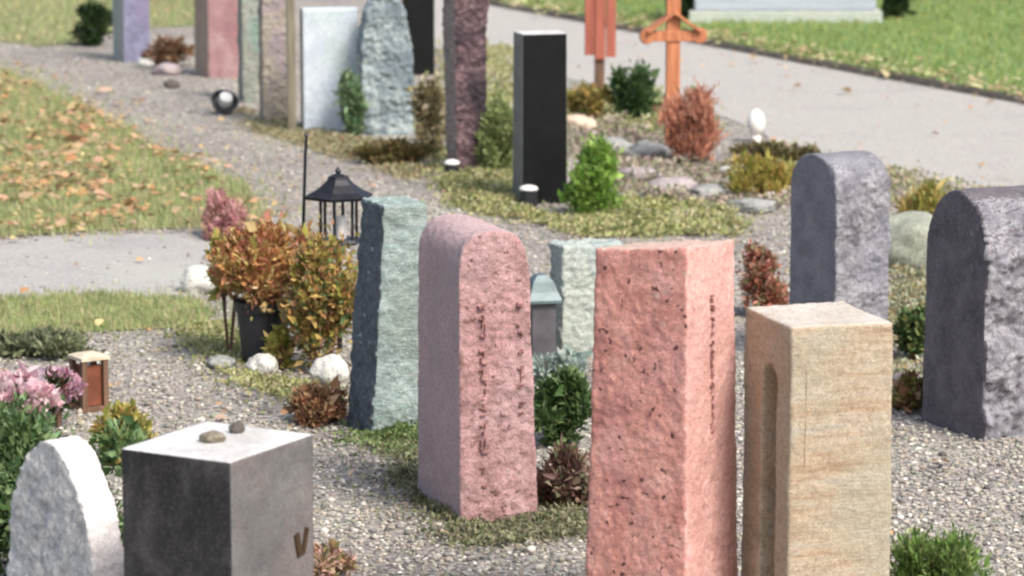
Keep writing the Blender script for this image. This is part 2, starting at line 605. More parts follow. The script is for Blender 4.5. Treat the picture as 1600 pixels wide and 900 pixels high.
m_gr1 = island_mat('grass_autumn', [(0.2, 0.29, 0.09), (0.3, 0.39, 0.14), (0.42, 0.43, 0.2), (0.5, 0.41, 0.25), (0.26, 0.36, 0.13), (0.52, 0.47, 0.3)], trans=0.3)
m_gr2 = island_mat('grass_green', [(0.15, 0.24, 0.055), (0.23, 0.32, 0.08), (0.31, 0.37, 0.11), (0.40, 0.40, 0.17)], trans=0.3)
m_leaf = island_mat('fallen_leaf', [(0.45, 0.19, 0.08), (0.52, 0.36, 0.14), (0.5, 0.29, 0.2), (0.56, 0.46, 0.22), (0.26, 0.12, 0.06), (0.5, 0.27, 0.12), (0.5, 0.35, 0.26), (0.34, 0.24, 0.12)], trans=0.15)
def drifts(P, seed, lo=0.0):
    k = np.array([noise.noise(Vector((p[0] * 1.6, p[1] * 0.9, seed))) + 0.5 * noise.noise(Vector((p[0] * 5, p[1] * 4, seed + 3))) for p in P])
    g = np.random.default_rng(seed)
    return P[(k > lo) | (g.uniform(size=len(P)) < 0.16)]


def spill(P, seed, k=0.16):
    g = np.random.default_rng(seed)
    return P + g.normal(size=P.shape) * g.choice([0.0, k], size=(len(P), 1), p=[0.6, 0.4])


tag(link('strip_grass', blades(spill(sample_poly(strip, 46000, 1), 21, 0.2), 0.045, 0.007, 2, z0=0.006), m_gr1), 'autumn grass growing on the strip left of the gravel', 'grass', kind='stuff')
tag(link('moss_grass', blades(spill(sample_poly(moss, 14000, 2), 22, 0.12), 0.03, 0.005, 3, z0=0.006), m_gr1), 'thin mossy grass along the lower gravel path', 'grass', kind='stuff')
lawn_near = [tuple((K0 + ed * 3 + nrm * 0.07)[:2]), tuple((K1 - ed * 14 + nrm * 0.07)[:2]), tuple((K1 - ed * 14 + nrm * 9)[:2]), tuple((K0 + ed * 3 + nrm * 9)[:2])]
tag(link('lawn_grass', blades(sample_poly(lawn_near, 110000, 3), 0.05, 0.012, 4, z0=0.008), m_gr2), 'green grass of the lawn beyond the path', 'grass', kind='stuff')
tag(link('back_grass', blades(sample_poly([p for p in backl], 40000, 4), 0.05, 0.012, 5, z0=0.006), m_gr1), 'yellow green grass behind the far gravestones', 'grass', kind='stuff')


def fallen(P, size, seed, z=0.03):
    g = np.random.default_rng(seed)
    n = len(P)
    a = g.uniform(0, 6.28, n); L = size * np.exp(g.normal(-0.15, 0.4, n))
    zz = z + g.uniform(0, 0.02, n)
    c = np.stack([P[:, 0], P[:, 1], zz], 1)
    u = np.stack([np.cos(a), np.sin(a), g.uniform(-0.5, 0.5, n)], 1) * (L / 2)[:, None]
    v = np.stack([-np.sin(a), np.cos(a), g.uniform(-0.5, 0.5, n)], 1) * (L / 3)[:, None]
    up = np.array([0, 0, 1]) * (L * 0.15)[:, None]
    V = np.stack([c - u, c - u * 0.3 + v + up, c + u * 0.5 + v * 0.9 + up, c + u * 1.1, c + u * 0.5 - v * 0.9 + up, c - u * 0.3 - v + up], 1).reshape(-1, 3)
    i = np.arange(n)[:, None] * 6
    f = np.concatenate([i + [0, 1, 5], i + [1, 2, 5], i + [2, 4, 5], i + [2, 3, 4]], 0)
    return np_mesh('fallen', V, f)


lf = [drifts(spill(sample_poly(strip, 8000, 11), 23, 0.25), 5, 0.0), sample_poly(backl, 500, 12)]
tag(link('fallen_leaves', fallen(np.concatenate(lf), 0.045, 3, z=0.02), m_leaf), 'orange and yellow leaves fallen on the grass', 'leaves', kind='stuff')
gp = world_poly([(-100, 60), (1700, 60), (1700, 1000), (-100, 1000)])
tag(link('gravel_leaves', fallen(sample_poly(gp, 700, 13), 0.035, 4, z=0.012), m_leaf), 'small dry leaves scattered over the gravel', 'leaves', kind='stuff')

# loose pebbles of the gravel: density falls with distance as they become too small to see
NP = 95000
yy = 1 / rng.uniform(1 / 30.0, 1 / 7.2, NP)
xx = rng.uniform(-0.21, 0.21, NP) * yy
P = np.stack([xx, yy], 1)
P = P[~(in_poly(P, strip) | in_poly(P, path_poly) | in_poly(P, moss) | (in_poly(P, finep) & (rng.uniform(size=len(P)) < 0.93)) | in_poly(P, lawn_far) | in_poly(P, backl))]
ib = bmesh.new(); bmesh.ops.create_icosphere(ib, subdivisions=1, radius=1)
iv = np.array([v.co[:] for v in ib.verts]); ifc = np.array([[v.index for v in f.verts] for f in ib.faces]); ib.free()
n = len(P)
s = rng.uniform(0.004, 0.0105, (n, 1)) * (1 + 0.05 * P[:, 1:2] / 3)
big = rng.uniform(size=(n, 1)) < 0.03
s = np.where(big, s * 1.7, s)
sc3 = np.stack([s, s * rng.uniform(0.6, 1, (n, 1)), s * rng.uniform(0.4, 0.7, (n, 1))], 2).reshape(n, 1, 3)
ang = rng.uniform(0, 6.28, n)
ca, sa = np.cos(ang)[:, None], np.sin(ang)[:, None]
V = iv[None] * sc3 * rng.uniform(0.8, 1.2, (n, 12, 1))
V = np.stack([V[..., 0] * ca - V[..., 1] * sa, V[..., 0] * sa + V[..., 1] * ca, V[..., 2]], 2)
V[..., 0] += P[:, None, 0]; V[..., 1] += P[:, None, 1]; V[..., 2] += (s * 0.3)
Fc = (ifc[None] + (np.arange(n) * 12)[:, None, None]).reshape(-1, 3)
m_peb = island_mat('pebble', [(0.09, 0.085, 0.08), (0.27, 0.25, 0.23), (0.38, 0.34, 0.30), (0.17, 0.165, 0.15), (0.48, 0.45, 0.38), (0.33, 0.27, 0.21), (0.25, 0.26, 0.19), (0.66, 0.63, 0.56), (0.13, 0.12, 0.105), (0.3, 0.3, 0.27)], trans=0, rough=0.85)
tag(link('pebbles', np_mesh('pebbles', V.reshape(-1, 3), Fc), m_peb), 'loose grey pebbles of the gravel between the graves', 'gravel', kind='stuff')


# ================================================================ gravestones
GR = 'gravestones standing in rows'
m_pink = stone_mat('pink_granite', [(0.42, 0.18, 0.15), (0.59, 0.29, 0.24), (0.68, 0.38, 0.33)], scale=11, speck=55, speck_col=(0.28, 0.12, 0.12), speck_amt=0.35, bump=0.8, stain=(0.44, 0.23, 0.24), stain_amt=0.45, pits=0.9)
m_pink_cut = stone_mat('pink_granite_cut', [(0.50, 0.27, 0.24), (0.60, 0.35, 0.31), (0.66, 0.42, 0.38)], scale=9, speck=80, speck_col=(0.45, 0.2, 0.18), speck_amt=0.3, bump=0.6, stain=(0.52, 0.30, 0.27), pits=0.35)
m_rose = stone_mat('rose_sandstone', [(0.27, 0.16, 0.15), (0.46, 0.27, 0.27), (0.55, 0.36, 0.36)], scale=12, speck=38, speck_col=(0.22, 0.13, 0.10), speck_amt=0.5, bump=1.0, stain=(0.48, 0.33, 0.33), stain_amt=0.5, pits=0.7)
m_rose_s = stone_mat('rose_sandstone_sawn', [(0.40, 0.285, 0.28), (0.49, 0.36, 0.355)], scale=5, speck=60, speck_amt=0.15, bump=0.4, stain=(0.35, 0.29, 0.31), stain_amt=0.5)
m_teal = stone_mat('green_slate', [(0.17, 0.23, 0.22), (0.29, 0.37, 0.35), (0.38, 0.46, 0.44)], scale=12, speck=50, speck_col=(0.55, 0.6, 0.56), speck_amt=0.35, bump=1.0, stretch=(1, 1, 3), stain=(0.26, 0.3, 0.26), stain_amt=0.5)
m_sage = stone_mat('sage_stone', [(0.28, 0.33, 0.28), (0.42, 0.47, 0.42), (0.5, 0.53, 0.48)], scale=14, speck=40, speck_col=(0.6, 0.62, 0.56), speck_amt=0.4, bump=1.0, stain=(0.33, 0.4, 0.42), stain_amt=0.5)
m_teal_s = stone_mat('green_slate_shaded', [(0.06, 0.075, 0.085), (0.13, 0.15, 0.165)], scale=10, speck=60, speck_col=(0.25, 0.28, 0.28), speck_amt=0.3, bump=0.7)  # same slate, darkened to paint the shade on its left face
m_tan = stone_mat('layered_sandstone', [(0.32, 0.22, 0.14), (0.44, 0.34, 0.235), (0.50, 0.42, 0.32), (0.40, 0.375, 0.30)], scale=3.4, speck=60, speck_col=(0.3, 0.2, 0.13), speck_amt=0.3, bump=0.6, stretch=(0.7, 0.7, 7), stain=(0.40, 0.40, 0.31), stain_amt=0.5)
m_tan_s = stone_mat('sandstone_side', [(0.33, 0.29, 0.2), (0.44, 0.38, 0.27), (0.48, 0.43, 0.33)], scale=3, speck=60, speck_amt=0.2, bump=0.5, stretch=(1, 1, 3), stain=(0.46, 0.32, 0.18), stain_amt=0.4)
m_niche = stone_mat('niche_sandstone_shaded', [(0.32, 0.17, 0.09), (0.45, 0.28, 0.16)], scale=5, speck_amt=0.2, stretch=(1, 1, 4))  # darker tone paints shade on the niche's back wall for depth
m_dark = stone_mat('dark_granite_shaded', [(0.075, 0.066, 0.075), (0.125, 0.11, 0.12), (0.17, 0.15, 0.16)], scale=10, speck=80, speck_col=(0.2, 0.18, 0.21), speck_amt=0.3, bump=0.5, rough=0.6)  # smooth finish; shade of the left face partly put into the colour
m_hewn = stone_mat('hewn_granite_lit', [(0.11, 0.105, 0.13), (0.28, 0.275, 0.30), (0.46, 0.45, 0.47)], scale=13, speck=60, speck_col=(0.08, 0.08, 0.1), speck_amt=0.35, bump=1.0, stain=(0.30, 0.30, 0.36), stain_amt=0.4)  # rough finish; brightness of the lit right face partly put into the colour
m_grey = stone_mat('grey_granite_shaded', [(0.14, 0.135, 0.15), (0.2, 0.2, 0.22), (0.27, 0.265, 0.28)], scale=8, speck=80, speck_amt=0.2, speck_col=(0.34, 0.34, 0.36), bump=0.5)  # smooth finish of the mid grey stone, left-face shade partly in its colour
m_blk_l = stone_mat('polished_dark', [(0.012, 0.012, 0.013), (0.028, 0.028, 0.03), (0.10, 0.098, 0.10)], scale=5.5, speck=110, speck_col=(0.08, 0.075, 0.075), speck_amt=0.3, bump=0.08, rough=0.38, stretch=(1, 1, 0.6), lichen=0.0, stain=(0.13, 0.12, 0.125), stain_amt=0.6)
m_blk_r = stone_mat('sawn_grey', [(0.08, 0.08, 0.08), (0.14, 0.138, 0.136), (0.19, 0.185, 0.18)], scale=5, speck=70, speck_col=(0.13, 0.11, 0.12), speck_amt=0.35, bump=0.4, stain=(0.2, 0.15, 0.145), stain_amt=0.3)
m_top = stone_mat('lit_top', [(0.46, 0.45, 0.44), (0.6, 0.59, 0.58), (0.68, 0.66, 0.64)], scale=7, speck=50, speck_amt=0.25, speck_col=(0.25, 0.24, 0.22), bump=0.4, stain=(0.3, 0.28, 0.24), stain_amt=0.4)  # light from above painted as a bright colour on dark stones' tops
m_top_p = stone_mat('lit_pink_top', [(0.5, 0.33, 0.27), (0.62, 0.47, 0.40)], scale=9, speck=50, speck_col=(0.4, 0.3, 0.24), speck_amt=0.3, bump=0.6, stain=(0.4, 0.34, 0.26), stain_amt=0.4)  # pink granite brightened on top to paint in the light from above
m_top_t = stone_mat('lit_sand_top', [(0.42, 0.37, 0.31), (0.58, 0.54, 0.48)], scale=6, speck=50, speck_col=(0.34, 0.28, 0.2), speck_amt=0.3, bump=0.5, stain=(0.34, 0.29, 0.2), stain_amt=0.4)  # sandstone top lightened; overhead light painted into the colour
m_white = stone_mat('white_marble', [(0.34, 0.35, 0.37), (0.68, 0.67, 0.63), (0.88, 0.86, 0.81)], scale=16, speck=40, speck_col=(0.28, 0.30, 0.33), speck_amt=0.5, bump=0.9, stain=(0.5, 0.52, 0.54), stain_amt=0.5)
m_white_s = stone_mat('white_marble_side', [(0.66, 0.62, 0.6), (0.8, 0.76, 0.74)], scale=6, speck=60, speck_col=(0.5, 0.42, 0.4), speck_amt=0.2, bump=0.5)
m_black = stone_mat('black_polished', [(0.002, 0.003, 0.003), (0.005, 0.007, 0.007)], scale=8, speck=120, speck_col=(0.015, 0.015, 0.017), speck_amt=0.2, bump=0.05, rough=0.5, lichen=0)
m_black_s = stone_mat('black_side', [(0.16, 0.16, 0.15), (0.24, 0.24, 0.22)], scale=8, bump=0.4)
m_brown = stone_mat('purple_brown_stone', [(0.03, 0.02, 0.026), (0.10, 0.065, 0.075), (0.24, 0.15, 0.155)], scale=9, speck=45, speck_col=(0.38, 0.26, 0.26), speck_amt=0.35, bump=1.0, stain=(0.02, 0.018, 0.026), stain_amt=0.8)
m_brown_s = stone_mat('taupe_stone', [(0.25, 0.21, 0.19), (0.36, 0.3, 0.27)], scale=8, bump=0.8)
m_pale = stone_mat('pale_blue_stone', [(0.40, 0.46, 0.53), (0.52, 0.58, 0.64), (0.62, 0.67, 0.7)], scale=5, speck=50, speck_col=(0.4, 0.46, 0.52), speck_amt=0.3, bump=0.4, stain=(0.42, 0.52, 0.46), stain_amt=0.35)
m_moss = stone_mat('lichened_grey', [(0.08, 0.11, 0.14), (0.24, 0.29, 0.31), (0.42, 0.49, 0.47)], scale=9, speck=40, speck_col=(0.55, 0.62, 0.58), speck_amt=0.35, bump=1.0, stain=(0.13, 0.17, 0.2), stain_amt=0.6)
m_edge = stone_mat('olive_side', [(0.16, 0.15, 0.12), (0.24, 0.22, 0.18)], scale=8, bump=0.7)
m_blue = stone_mat('violet_blue_stone', [(0.15, 0.15, 0.22), (0.22, 0.22, 0.33), (0.27, 0.27, 0.38)], scale=6, bump=0.6, stain=(0.22, 0.17, 0.28), stain_amt=0.4)
m_blue_s = stone_mat('pale_grey_side', [(0.3, 0.34, 0.33), (0.42, 0.45, 0.42)], scale=8, bump=0.7)
m_red = stone_mat('wine_red_stone', [(0.24, 0.14, 0.15), (0.34, 0.2, 0.205), (0.38, 0.27, 0.26)], scale=7, bump=0.5, stain=(0.2, 0.08, 0.1), stain_amt=0.4)
m_red_s = stone_mat('beige_side', [(0.33, 0.26, 0.2), (0.43, 0.34, 0.27)], scale=7, bump=0.6)
m_gg = stone_mat('grey_green_stone', [(0.2, 0.22, 0.19), (0.3, 0.31, 0.27), (0.36, 0.36, 0.32)], scale=8, speck=40, speck_amt=0.25, bump=0.9, stain=(0.16, 0.28, 0.23), stain_amt=0.6)
m_mix = stone_mat('weathered_beige', [(0.2, 0.19, 0.2), (0.36, 0.32, 0.26), (0.42, 0.37, 0.28)], scale=10, speck=40, speck_amt=0.3, bump=0.9, stain=(0.28, 0.22, 0.28), stain_amt=0.5, stretch=(1, 1, 0.5))
m_ink = plain_mat('dark_lettering', (0.05, 0.03, 0.03), var=0.3)
m_ink2 = plain_mat('faded_lettering', (0.27, 0.13, 0.12), var=0.3)
m_bronze = plain_mat('bronze', (0.09, 0.06, 0.035), rough=0.4, metal=0.6)


def grave(label, px, py, a, wR, wL, top, kind, mats, rules, group=GR, rise=0.15, power=2.0, voxel=0.009, amp=0.004, freq=6,
          parts=False, h=None, **kw):
    c, ra = footprint(px, py, a, wR, wL)
    h = h or height_at(c, top)
    if kind == 'box':
        bm = bmesh.new(); add_box(bm, (0, 0, h / 2 - 0.025), (wR, wL, h + 0.05), bev=0.004)
    elif kind == 'archL':
        bm = extrude_profile(arch(wL, h, rise, power), -wR / 2, wR / 2, 'x')
    elif kind == 'archR':
        bm = extrude_profile(arch(wR, h, rise, power), -wL / 2, wL / 2, 'y')
    elif kind == 'poly':
        bm = extrude_profile([(u * wR, z * h) for u, z in kw.pop('outline')], -wL / 2, wL / 2, 'y')
    me = displaced(bm, voxel, amp, freq, h=h, **kw)
    by_normal(me, rules)
    if parts:
        t = empty('gravestone', c, ra)
        tag(t, label, 'gravestone', group)
        link('body', me, mats, t)
        return t, h
    o = link('gravestone', me, mats, None, c, ra)
    tag(o, label, 'gravestone', group)
    return o, h


LEFT, RIGHT, TOP = (-1, 0, 0), (0, -1, 0), (0, 0, 1)


def glyph_strokes(face, cols, char=0.022, depth=0.003, seed=1, miss=0.1):
    """short chiselled strokes standing in for lettering too small to read; cols: (u, z0, z1)"""
    g = random.Random(seed)
    bm = bmesh.new()
    from mathutils import Matrix
    for (u, z0, z1) in cols:
        z = z0
        while z < z1:
            if g.random() > miss:
                for _ in range(g.choice((1, 2, 2, 3))):
                    du, dz = g.uniform(-0.3, 0.3) * char, g.uniform(-0.35, 0.35) * char
                    ln = g.uniform(0.4, 0.9) * char; th = char * 0.16
                    rot = g.choice((0, math.pi / 2, g.uniform(-1, 1)))
                    if face[0] == 'R':
                        add_box(bm, (u + du, face[1], z + dz), (ln, depth, th), rot=Matrix.Rotation(rot, 3, 'Y'))
                    else:
                        add_box(bm, (face[1], u + du, z + dz), (depth, ln, th), rot=Matrix.Rotation(rot, 3, 'X'))
            z += char * 1.15
    return bm_mesh(bm)


def carve_into(t, me2, m):
    """lettering is surface pattern: it joins the mesh of the stone it stands on"""
    me = t.data
    me.materials.append(m)
    k = len(me.materials) - 1
    n0 = len(me.polygons)
    bm = bmesh.new(); bm.from_mesh(me); bm.from_mesh(me2)
    bm.faces.ensure_lookup_table()
    for f in bm.faces[n0:]:
        f.material_index = k; f.smooth = False
    bm.to_mesh(me); bm.free()


# --- near row
t, h = grave('tall square pink granite pillar with pitted sides, in front of the sandstone pillar', 1072, 1036, 61, 0.35, 0.325, 382, 'box',
             [m_pink, m_pink_cut, m_top_p], [(RIGHT, 1), (TOP, 2)], voxel=0.008, amp=0.004, freq=9, taper=0.13, fine=0.8, seed=1, lean=(0.004, 0.0), slope=(-0.07, -0.09))
carve_into(t, glyph_strokes(('R', -0.1495), [(0.0, 0.62, 1.02)], 0.02, 0.010, 3), m_ink2)

t, h = grave('rose sandstone gravestone with rounded shoulders and two columns of dark chiselled marks', 719, 822, 20, 0.272, 0.44, 346, 'archR',
             [m_rose_s, m_rose], [(RIGHT, 1)], rise=0.14, power=2.6, amp=0.004, freq=7, taper=0.13, taper_y=0.05,
             faces_amp=[(RIGHT, 0.0075)], fine=0.7, seed=2, lean=(-0.015, 0))
carve_into(t, glyph_strokes(('R', -0.213), [(-0.055, 0.12, 0.72), (0.075, 0.3, 0.72)], 0.026, 0.02, 5, 0.3), m_ink2)

t, h = grave('slender green-grey slate gravestone with shade coloured into its left side, right of the hanging lantern', 582, 688, 22, 0.175, 0.30, 314, 'box',
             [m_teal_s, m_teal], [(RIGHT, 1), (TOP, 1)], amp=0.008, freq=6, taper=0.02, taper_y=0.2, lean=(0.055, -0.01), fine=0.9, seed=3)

# sandstone pillar with its niche, cut by a boolean before the remesh
c, ra = footprint(1228, 1040, 17, 0.31, 0.36)
hs = height_at(c, 491)
bm = bmesh.new(); add_box(bm, (0, 0, hs / 2 - 0.025), (0.31, 0.36, hs + 0.05))
vs = [v for v in bm.verts if v.co.z > 0.5 and v.co.x < 0 ]
me = bm_mesh(bm)
tmp = bpy.data.objects.new('tmp', me); C.objects.link(tmp)
nb = extrude_profile([(u, z) for u, z in arch(0.11, hs - 0.13, 0.055, 2)], -0.2, -0.155 + 0.07, 'x')
for v in nb.verts:
    if v.co.z < 0: v.co.z = 0.12
    v.co.y += -0.02
tmp2 = bpy.data.objects.new('tmp2', bm_mesh(nb)); C.objects.link(tmp2)
md = tmp.modifiers.new('b', 'BOOLEAN'); md.operation = 'DIFFERENCE'; md.object = tmp2; md.solver = 'EXACT'
dg = bpy.context.evaluated_depsgraph_get(); dg.update()
mb = bpy.data.meshes.new_from_object(tmp.evaluated_get(dg))
bm = bmesh.new(); bm.from_mesh(mb)
bpy.data.objects.remove(tmp); bpy.data.objects.remove(tmp2)
me = displaced(bm, 0.008, 0.0035, 8, h=hs, seed=4, fine=0.6, taper=0.03)
for p in me.polygons:
    if p.normal.y < -0.6 and p.center.y < -0.15: p.material_index = 1
    elif p.normal.z > 0.6 and p.center.z > hs - 0.05: p.material_index = 2
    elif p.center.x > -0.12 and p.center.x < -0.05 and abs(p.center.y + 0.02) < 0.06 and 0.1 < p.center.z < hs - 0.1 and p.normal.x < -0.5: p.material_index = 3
t = empty('gravestone', c, ra)
tag(t, 'layered tan sandstone pillar with a tall arched niche in its left side', 'gravestone', GR)
link('body', me, [m_tan_s, m_tan, m_top_t, m_niche], t)
bm = bmesh.new()
for u in (-0.105,):
    add_box(bm, (u, -0.1755, hs * 0.47), (0.003, 0.003, hs * 0.8))
link('groove', bm_mesh(bm), plain_mat('groove_shadow', (0.38, 0.30, 0.21)), t)

t, h = grave('polished dark granite block with light painted on its top and two small stones on it', 368, 1222, 61, 0.37, 0.325, 688, 'box',
             [m_blk_l, m_blk_r, m_top], [(RIGHT, 1), (TOP, 2)], parts=True, voxel=0.008, amp=0.0007, freq=5, fine=0.3, seed=5)
hb = h
dark_block = t
bm = bmesh.new()
from mathutils import Matrix
add_box(bm, (0.105, -0.1645, h - 0.27), (0.020, 0.008, 0.06), rot=Matrix.Rotation(-0.25, 3, 'Y'))
add_box(bm, (0.137, -0.1645, h - 0.265), (0.014, 0.008, 0.065), rot=Matrix.Rotation(0.3, 3, 'Y'))
link('emblem', bm_mesh(bm), m_bronze, t)

grave('white marble gravestone with pointed rounded head and mottled blue-grey face, bottom left corner', 152, 1130, 40, 0.10, 0.43, 684, 'archL',
      [m_white_s, m_white], [(LEFT, 1)], rise=0.36, power=1.8, voxel=0.008, amp=0.004, freq=9, faces_amp=[(LEFT, 0.007)], fine=0.8, seed=6, h=None)

grave('low pale sage-green gravestone half hidden behind the tall pink pillar', 878, 566, 20, 0.27, 0.15, 378, 'box',
      [m_sage], [], amp=0.009, freq=8, fine=0.9, seed=19)

# --- right row
grave('dark granite gravestone with an arched smooth side and a rough hewn blue-grey front, right edge', 1535, 690, 26, 0.42, 0.41, 292, 'archL',
      [m_dark, m_hewn], [(RIGHT, 1)], rise=0.24, power=2.0, amp=0.003, freq=8, faces_amp=[(RIGHT, 0.034)], fine=0.45, seed=7, taper_y=0.06, taper=0.02)
grave('mid grey granite gravestone with a rounded side, behind the layered sandstone pillar', 1302, 578, 26, 0.26, 0.36, 238, 'archL',
      [m_grey, m_hewn], [(RIGHT, 1)], rise=0.16, power=2.2, amp=0.003, freq=8, faces_amp=[(RIGHT, 0.016)], fine=0.6, seed=8)

# --- middle row
grave('narrow black polished gravestone standing near the middle of the far row', 815, 320, 14, 0.265, 0.22, 50, 'box',
      [m_black_s, m_black, m_top], [(RIGHT, 1), (TOP, 2)], amp=0.001, freq=5, seed=9, taper=0.03)
grave('tall purple-brown rough gravestone wider at the top, with a candle at its foot', 714, 272, 18, 0.17, 0.20, -20, 'box',
      [m_brown_s, m_brown], [(RIGHT, 1)], amp=0.010, freq=6, seed=10, taper=-0.28, fine=0.8)
grave('pale blue-white upright slab gravestone with a dark narrow edge', 474, 206, 10, 0.37, 0.14, 12, 'box',
      [m_edge, m_pale], [(RIGHT, 1), (TOP, 1)], amp=0.002, freq=5, seed=11)
grave('mottled lichened grey gravestone with an irregular rounded peak beside the pale slab', 566, 212, 12, 0.34, 0.17, -18, 'poly',
      [m_moss], [], outline=[(-0.5, -0.05), (0.5, -0.05), (0.52, 0.35), (0.5, 0.6), (0.36, 0.83), (0.2, 0.97), (0.02, 1.0), (-0.2, 0.96), (-0.4, 0.85), (-0.5, 0.6)],
      amp=0.016, freq=6, seed=12, fine=0.8)
grave('plain black gravestone half hidden behind the lichened grey one', 632, 118, 12, 0.24, 0.12, -90, 'box',
      [m_black], [], amp=0.001, freq=5, seed=13)
grave('beige weathered gravestone left of the pale slab with violet stains', 412, 192, 16, 0.17, 0.15, -30, 'poly',
      [m_mix], [], outline=[(-0.5, -0.05), (0.5, -0.05), (0.5, 0.9), (0.3, 1.0), (-0.3, 0.98), (-0.5, 0.88)], amp=0.008, freq=7, seed=14, fine=0.8)
grave('grey-green gravestone tinted teal near its foot, right of the wine red one', 380, 160, 16, 0.165, 0.17, -60, 'box',
      [m_gg], [], amp=0.007, freq=7, seed=15, fine=0.8)
grave('wine red gravestone with a beige left side in the far row', 326, 122, 24, 0.25, 0.34, -70, 'box',
      [m_red_s, m_red], [(RIGHT, 1)], amp=0.003, freq=7, seed=16)
grave('violet-blue gravestone with a pale left side at the far left', 194, 98, 24, 0.225, 0.31, -90, 'box',
      [m_blue_s, m_blue], [(RIGHT, 1)], amp=0.004, freq=7, seed=17, taper=0.04)

# wide family stone beyond the path
c, ra = footprint(1082, 36, 0, 1.72, 0.3)
t = empty('family_gravestone', c, ra)
tag(t, 'wide pale blue-grey family gravestone on a low plinth beyond the path', 'gravestone')
bm = bmesh.new(); add_box(bm, (0, 0, 0.045), (1.78, 0.36, 0.13), bev=0.01)
link('plinth', bm_mesh(bm), stone_mat('plinth_stone', [(0.42, 0.46, 0.42), (0.52, 0.55, 0.5)]), t)
bm = extrude_profile([(-0.84, 0), (0.84, 0), (0.84, 0.62), (0.5, 0.72), (-0.5, 0.72), (-0.84, 0.62)], -0.1, 0.1, 'y')
bmesh.ops.bevel(bm, geom=bm.edges[:], offset=0.012, segments=2, affect='EDGES')
bmesh.ops.translate(bm, verts=bm.verts[:], vec=(0, 0, 0.111))
link('slab', bm_mesh(bm), stone_mat('blue_grey_slab', [(0.36, 0.41, 0.46), (0.46, 0.5, 0.55)], stretch=(0.4, 1, 4), bump=0.3), t)


# ================================================================ crosses, stakes, lanterns, candles
m_wood_o = wood_mat('orange_wood', (0.36, 0.12, 0.05), (0.55, 0.22, 0.10))
m_wood_r = wood_mat('red_brown_wood', (0.24, 0.06, 0.04), (0.42, 0.13, 0.08))
m_wood_b = wood_mat('brown_wood', (0.09, 0.05, 0.03), (0.2, 0.11, 0.07))
m_post = wood_mat('olive_wood', (0.13, 0.12, 0.08), (0.24, 0.21, 0.15))
m_iron = plain_mat('dark_iron', (0.025, 0.025, 0.03), rough=0.5, metal=0.5, scale=30)
m_wax = plain_mat('white_wax', (0.8, 0.78, 0.74), rough=0.5, var=0.05)
m_pot = plain_mat('black_plastic_pot', (0.018, 0.02, 0.024), rough=0.5)
m_terra = plain_mat('terracotta', (0.36, 0.15, 0.09), rough=0.8)

c = at(1050, 245)
h = height_at(c, -12)
t = empty('wooden_cross', c, R(8))
tag(t, 'orange wooden grave cross with a small pitched roof, above the reddish shrub', 'cross')
bm = bmesh.new(); add_box(bm, (0, 0, h / 2), (0.085, 0.05, h), bev=0.006); link('shaft', bm_mesh(bm), m_wood_o, t)
za = height_at(c, 56)
bm = bmesh.new(); add_box(bm, (0, -0.012, za), (0.33, 0.045, 0.065), bev=0.006)
for s_ in (-1, 1):
    tb = bmesh.new(); add_lathe(tb, [(0, -0.024), (0.044, -0.024), (0.05, 0), (0.044, 0.024), (0, 0.024)], 14)
    for v in tb.verts:
        v.co = Vector((s_ * 0.165 + v.co.x, -0.012 + v.co.z, za + v.co.y))
    tm = bm_mesh(tb); bm.from_mesh(tm)
link('crossbar', bm_mesh(bm), m_wood_o, t)
for s_ in (-1, 1):
    bm = bmesh.new()
    add_box(bm, (s_ * 0.083, 0, za + 0.088), (0.21, 0.13, 0.018), rot=Matrix.Rotation(s_ * 0.62, 3, 'Y'), bev=0.004)
    link('roof_board', bm_mesh(bm), m_wood_o, t)

c = at(937, 152)
h = height_at(c, -55)
t = empty('wooden_grave_marker', c, R(6))
tag(t, 'red-brown wooden grave marker with a wide board on a slim post, beside the green bush', 'grave marker')
zb = height_at(c, 92)
bm = bmesh.new(); add_box(bm, (0, 0.02, h / 2), (0.07, 0.05, h), bev=0.005); link('post', bm_mesh(bm), m_wood_b, t)
for k, (dx, dz) in enumerate(((-0.078, 0.03), (0, 0), (0.078, 0.015))):
    bm = bmesh.new(); add_box(bm, (dx, -0.02, (zb + h) / 2 + dz / 2), (0.07, 0.025, h - zb - dz), bev=0.004); link('plank', bm_mesh(bm), m_wood_r, t)
bm = bmesh.new(); add_box(bm, (0, 0, h + 0.01), (0.3, 0.12, 0.02), bev=0.004); link('cap', bm_mesh(bm), m_wood_r, t)

c = at(456, 206)
bm = bmesh.new(); add_box(bm, (0, 0, height_at(c, -25) / 2), (0.055, 0.05, height_at(c, -25)), bev=0.006)
o = link('wooden_post', bm_mesh(bm), m_post, None, c, R(10)); tag(o, 'slim olive-brown wooden post at the left edge of the pale slab', 'post')

c = at(478, 540)
bm = bmesh.new()
hh = height_at(c, 212)
add_tube(bm, [(-0.012, 0, -0.02), (-0.008, 0, hh * 0.5), (0.006, 0, hh * 0.9), (0.012, 0, hh)], 0.008, 0.006, 8)
add_lathe(bm, [(0, hh - 0.01), (0.012, hh), (0, hh + 0.02)], 8, (0.012, 0, 0))
o = link('metal_stake', bm_mesh(bm), m_iron, None, c); tag(o, 'thin dark metal stake rising out of the orange shrub left of the lantern', 'stake')


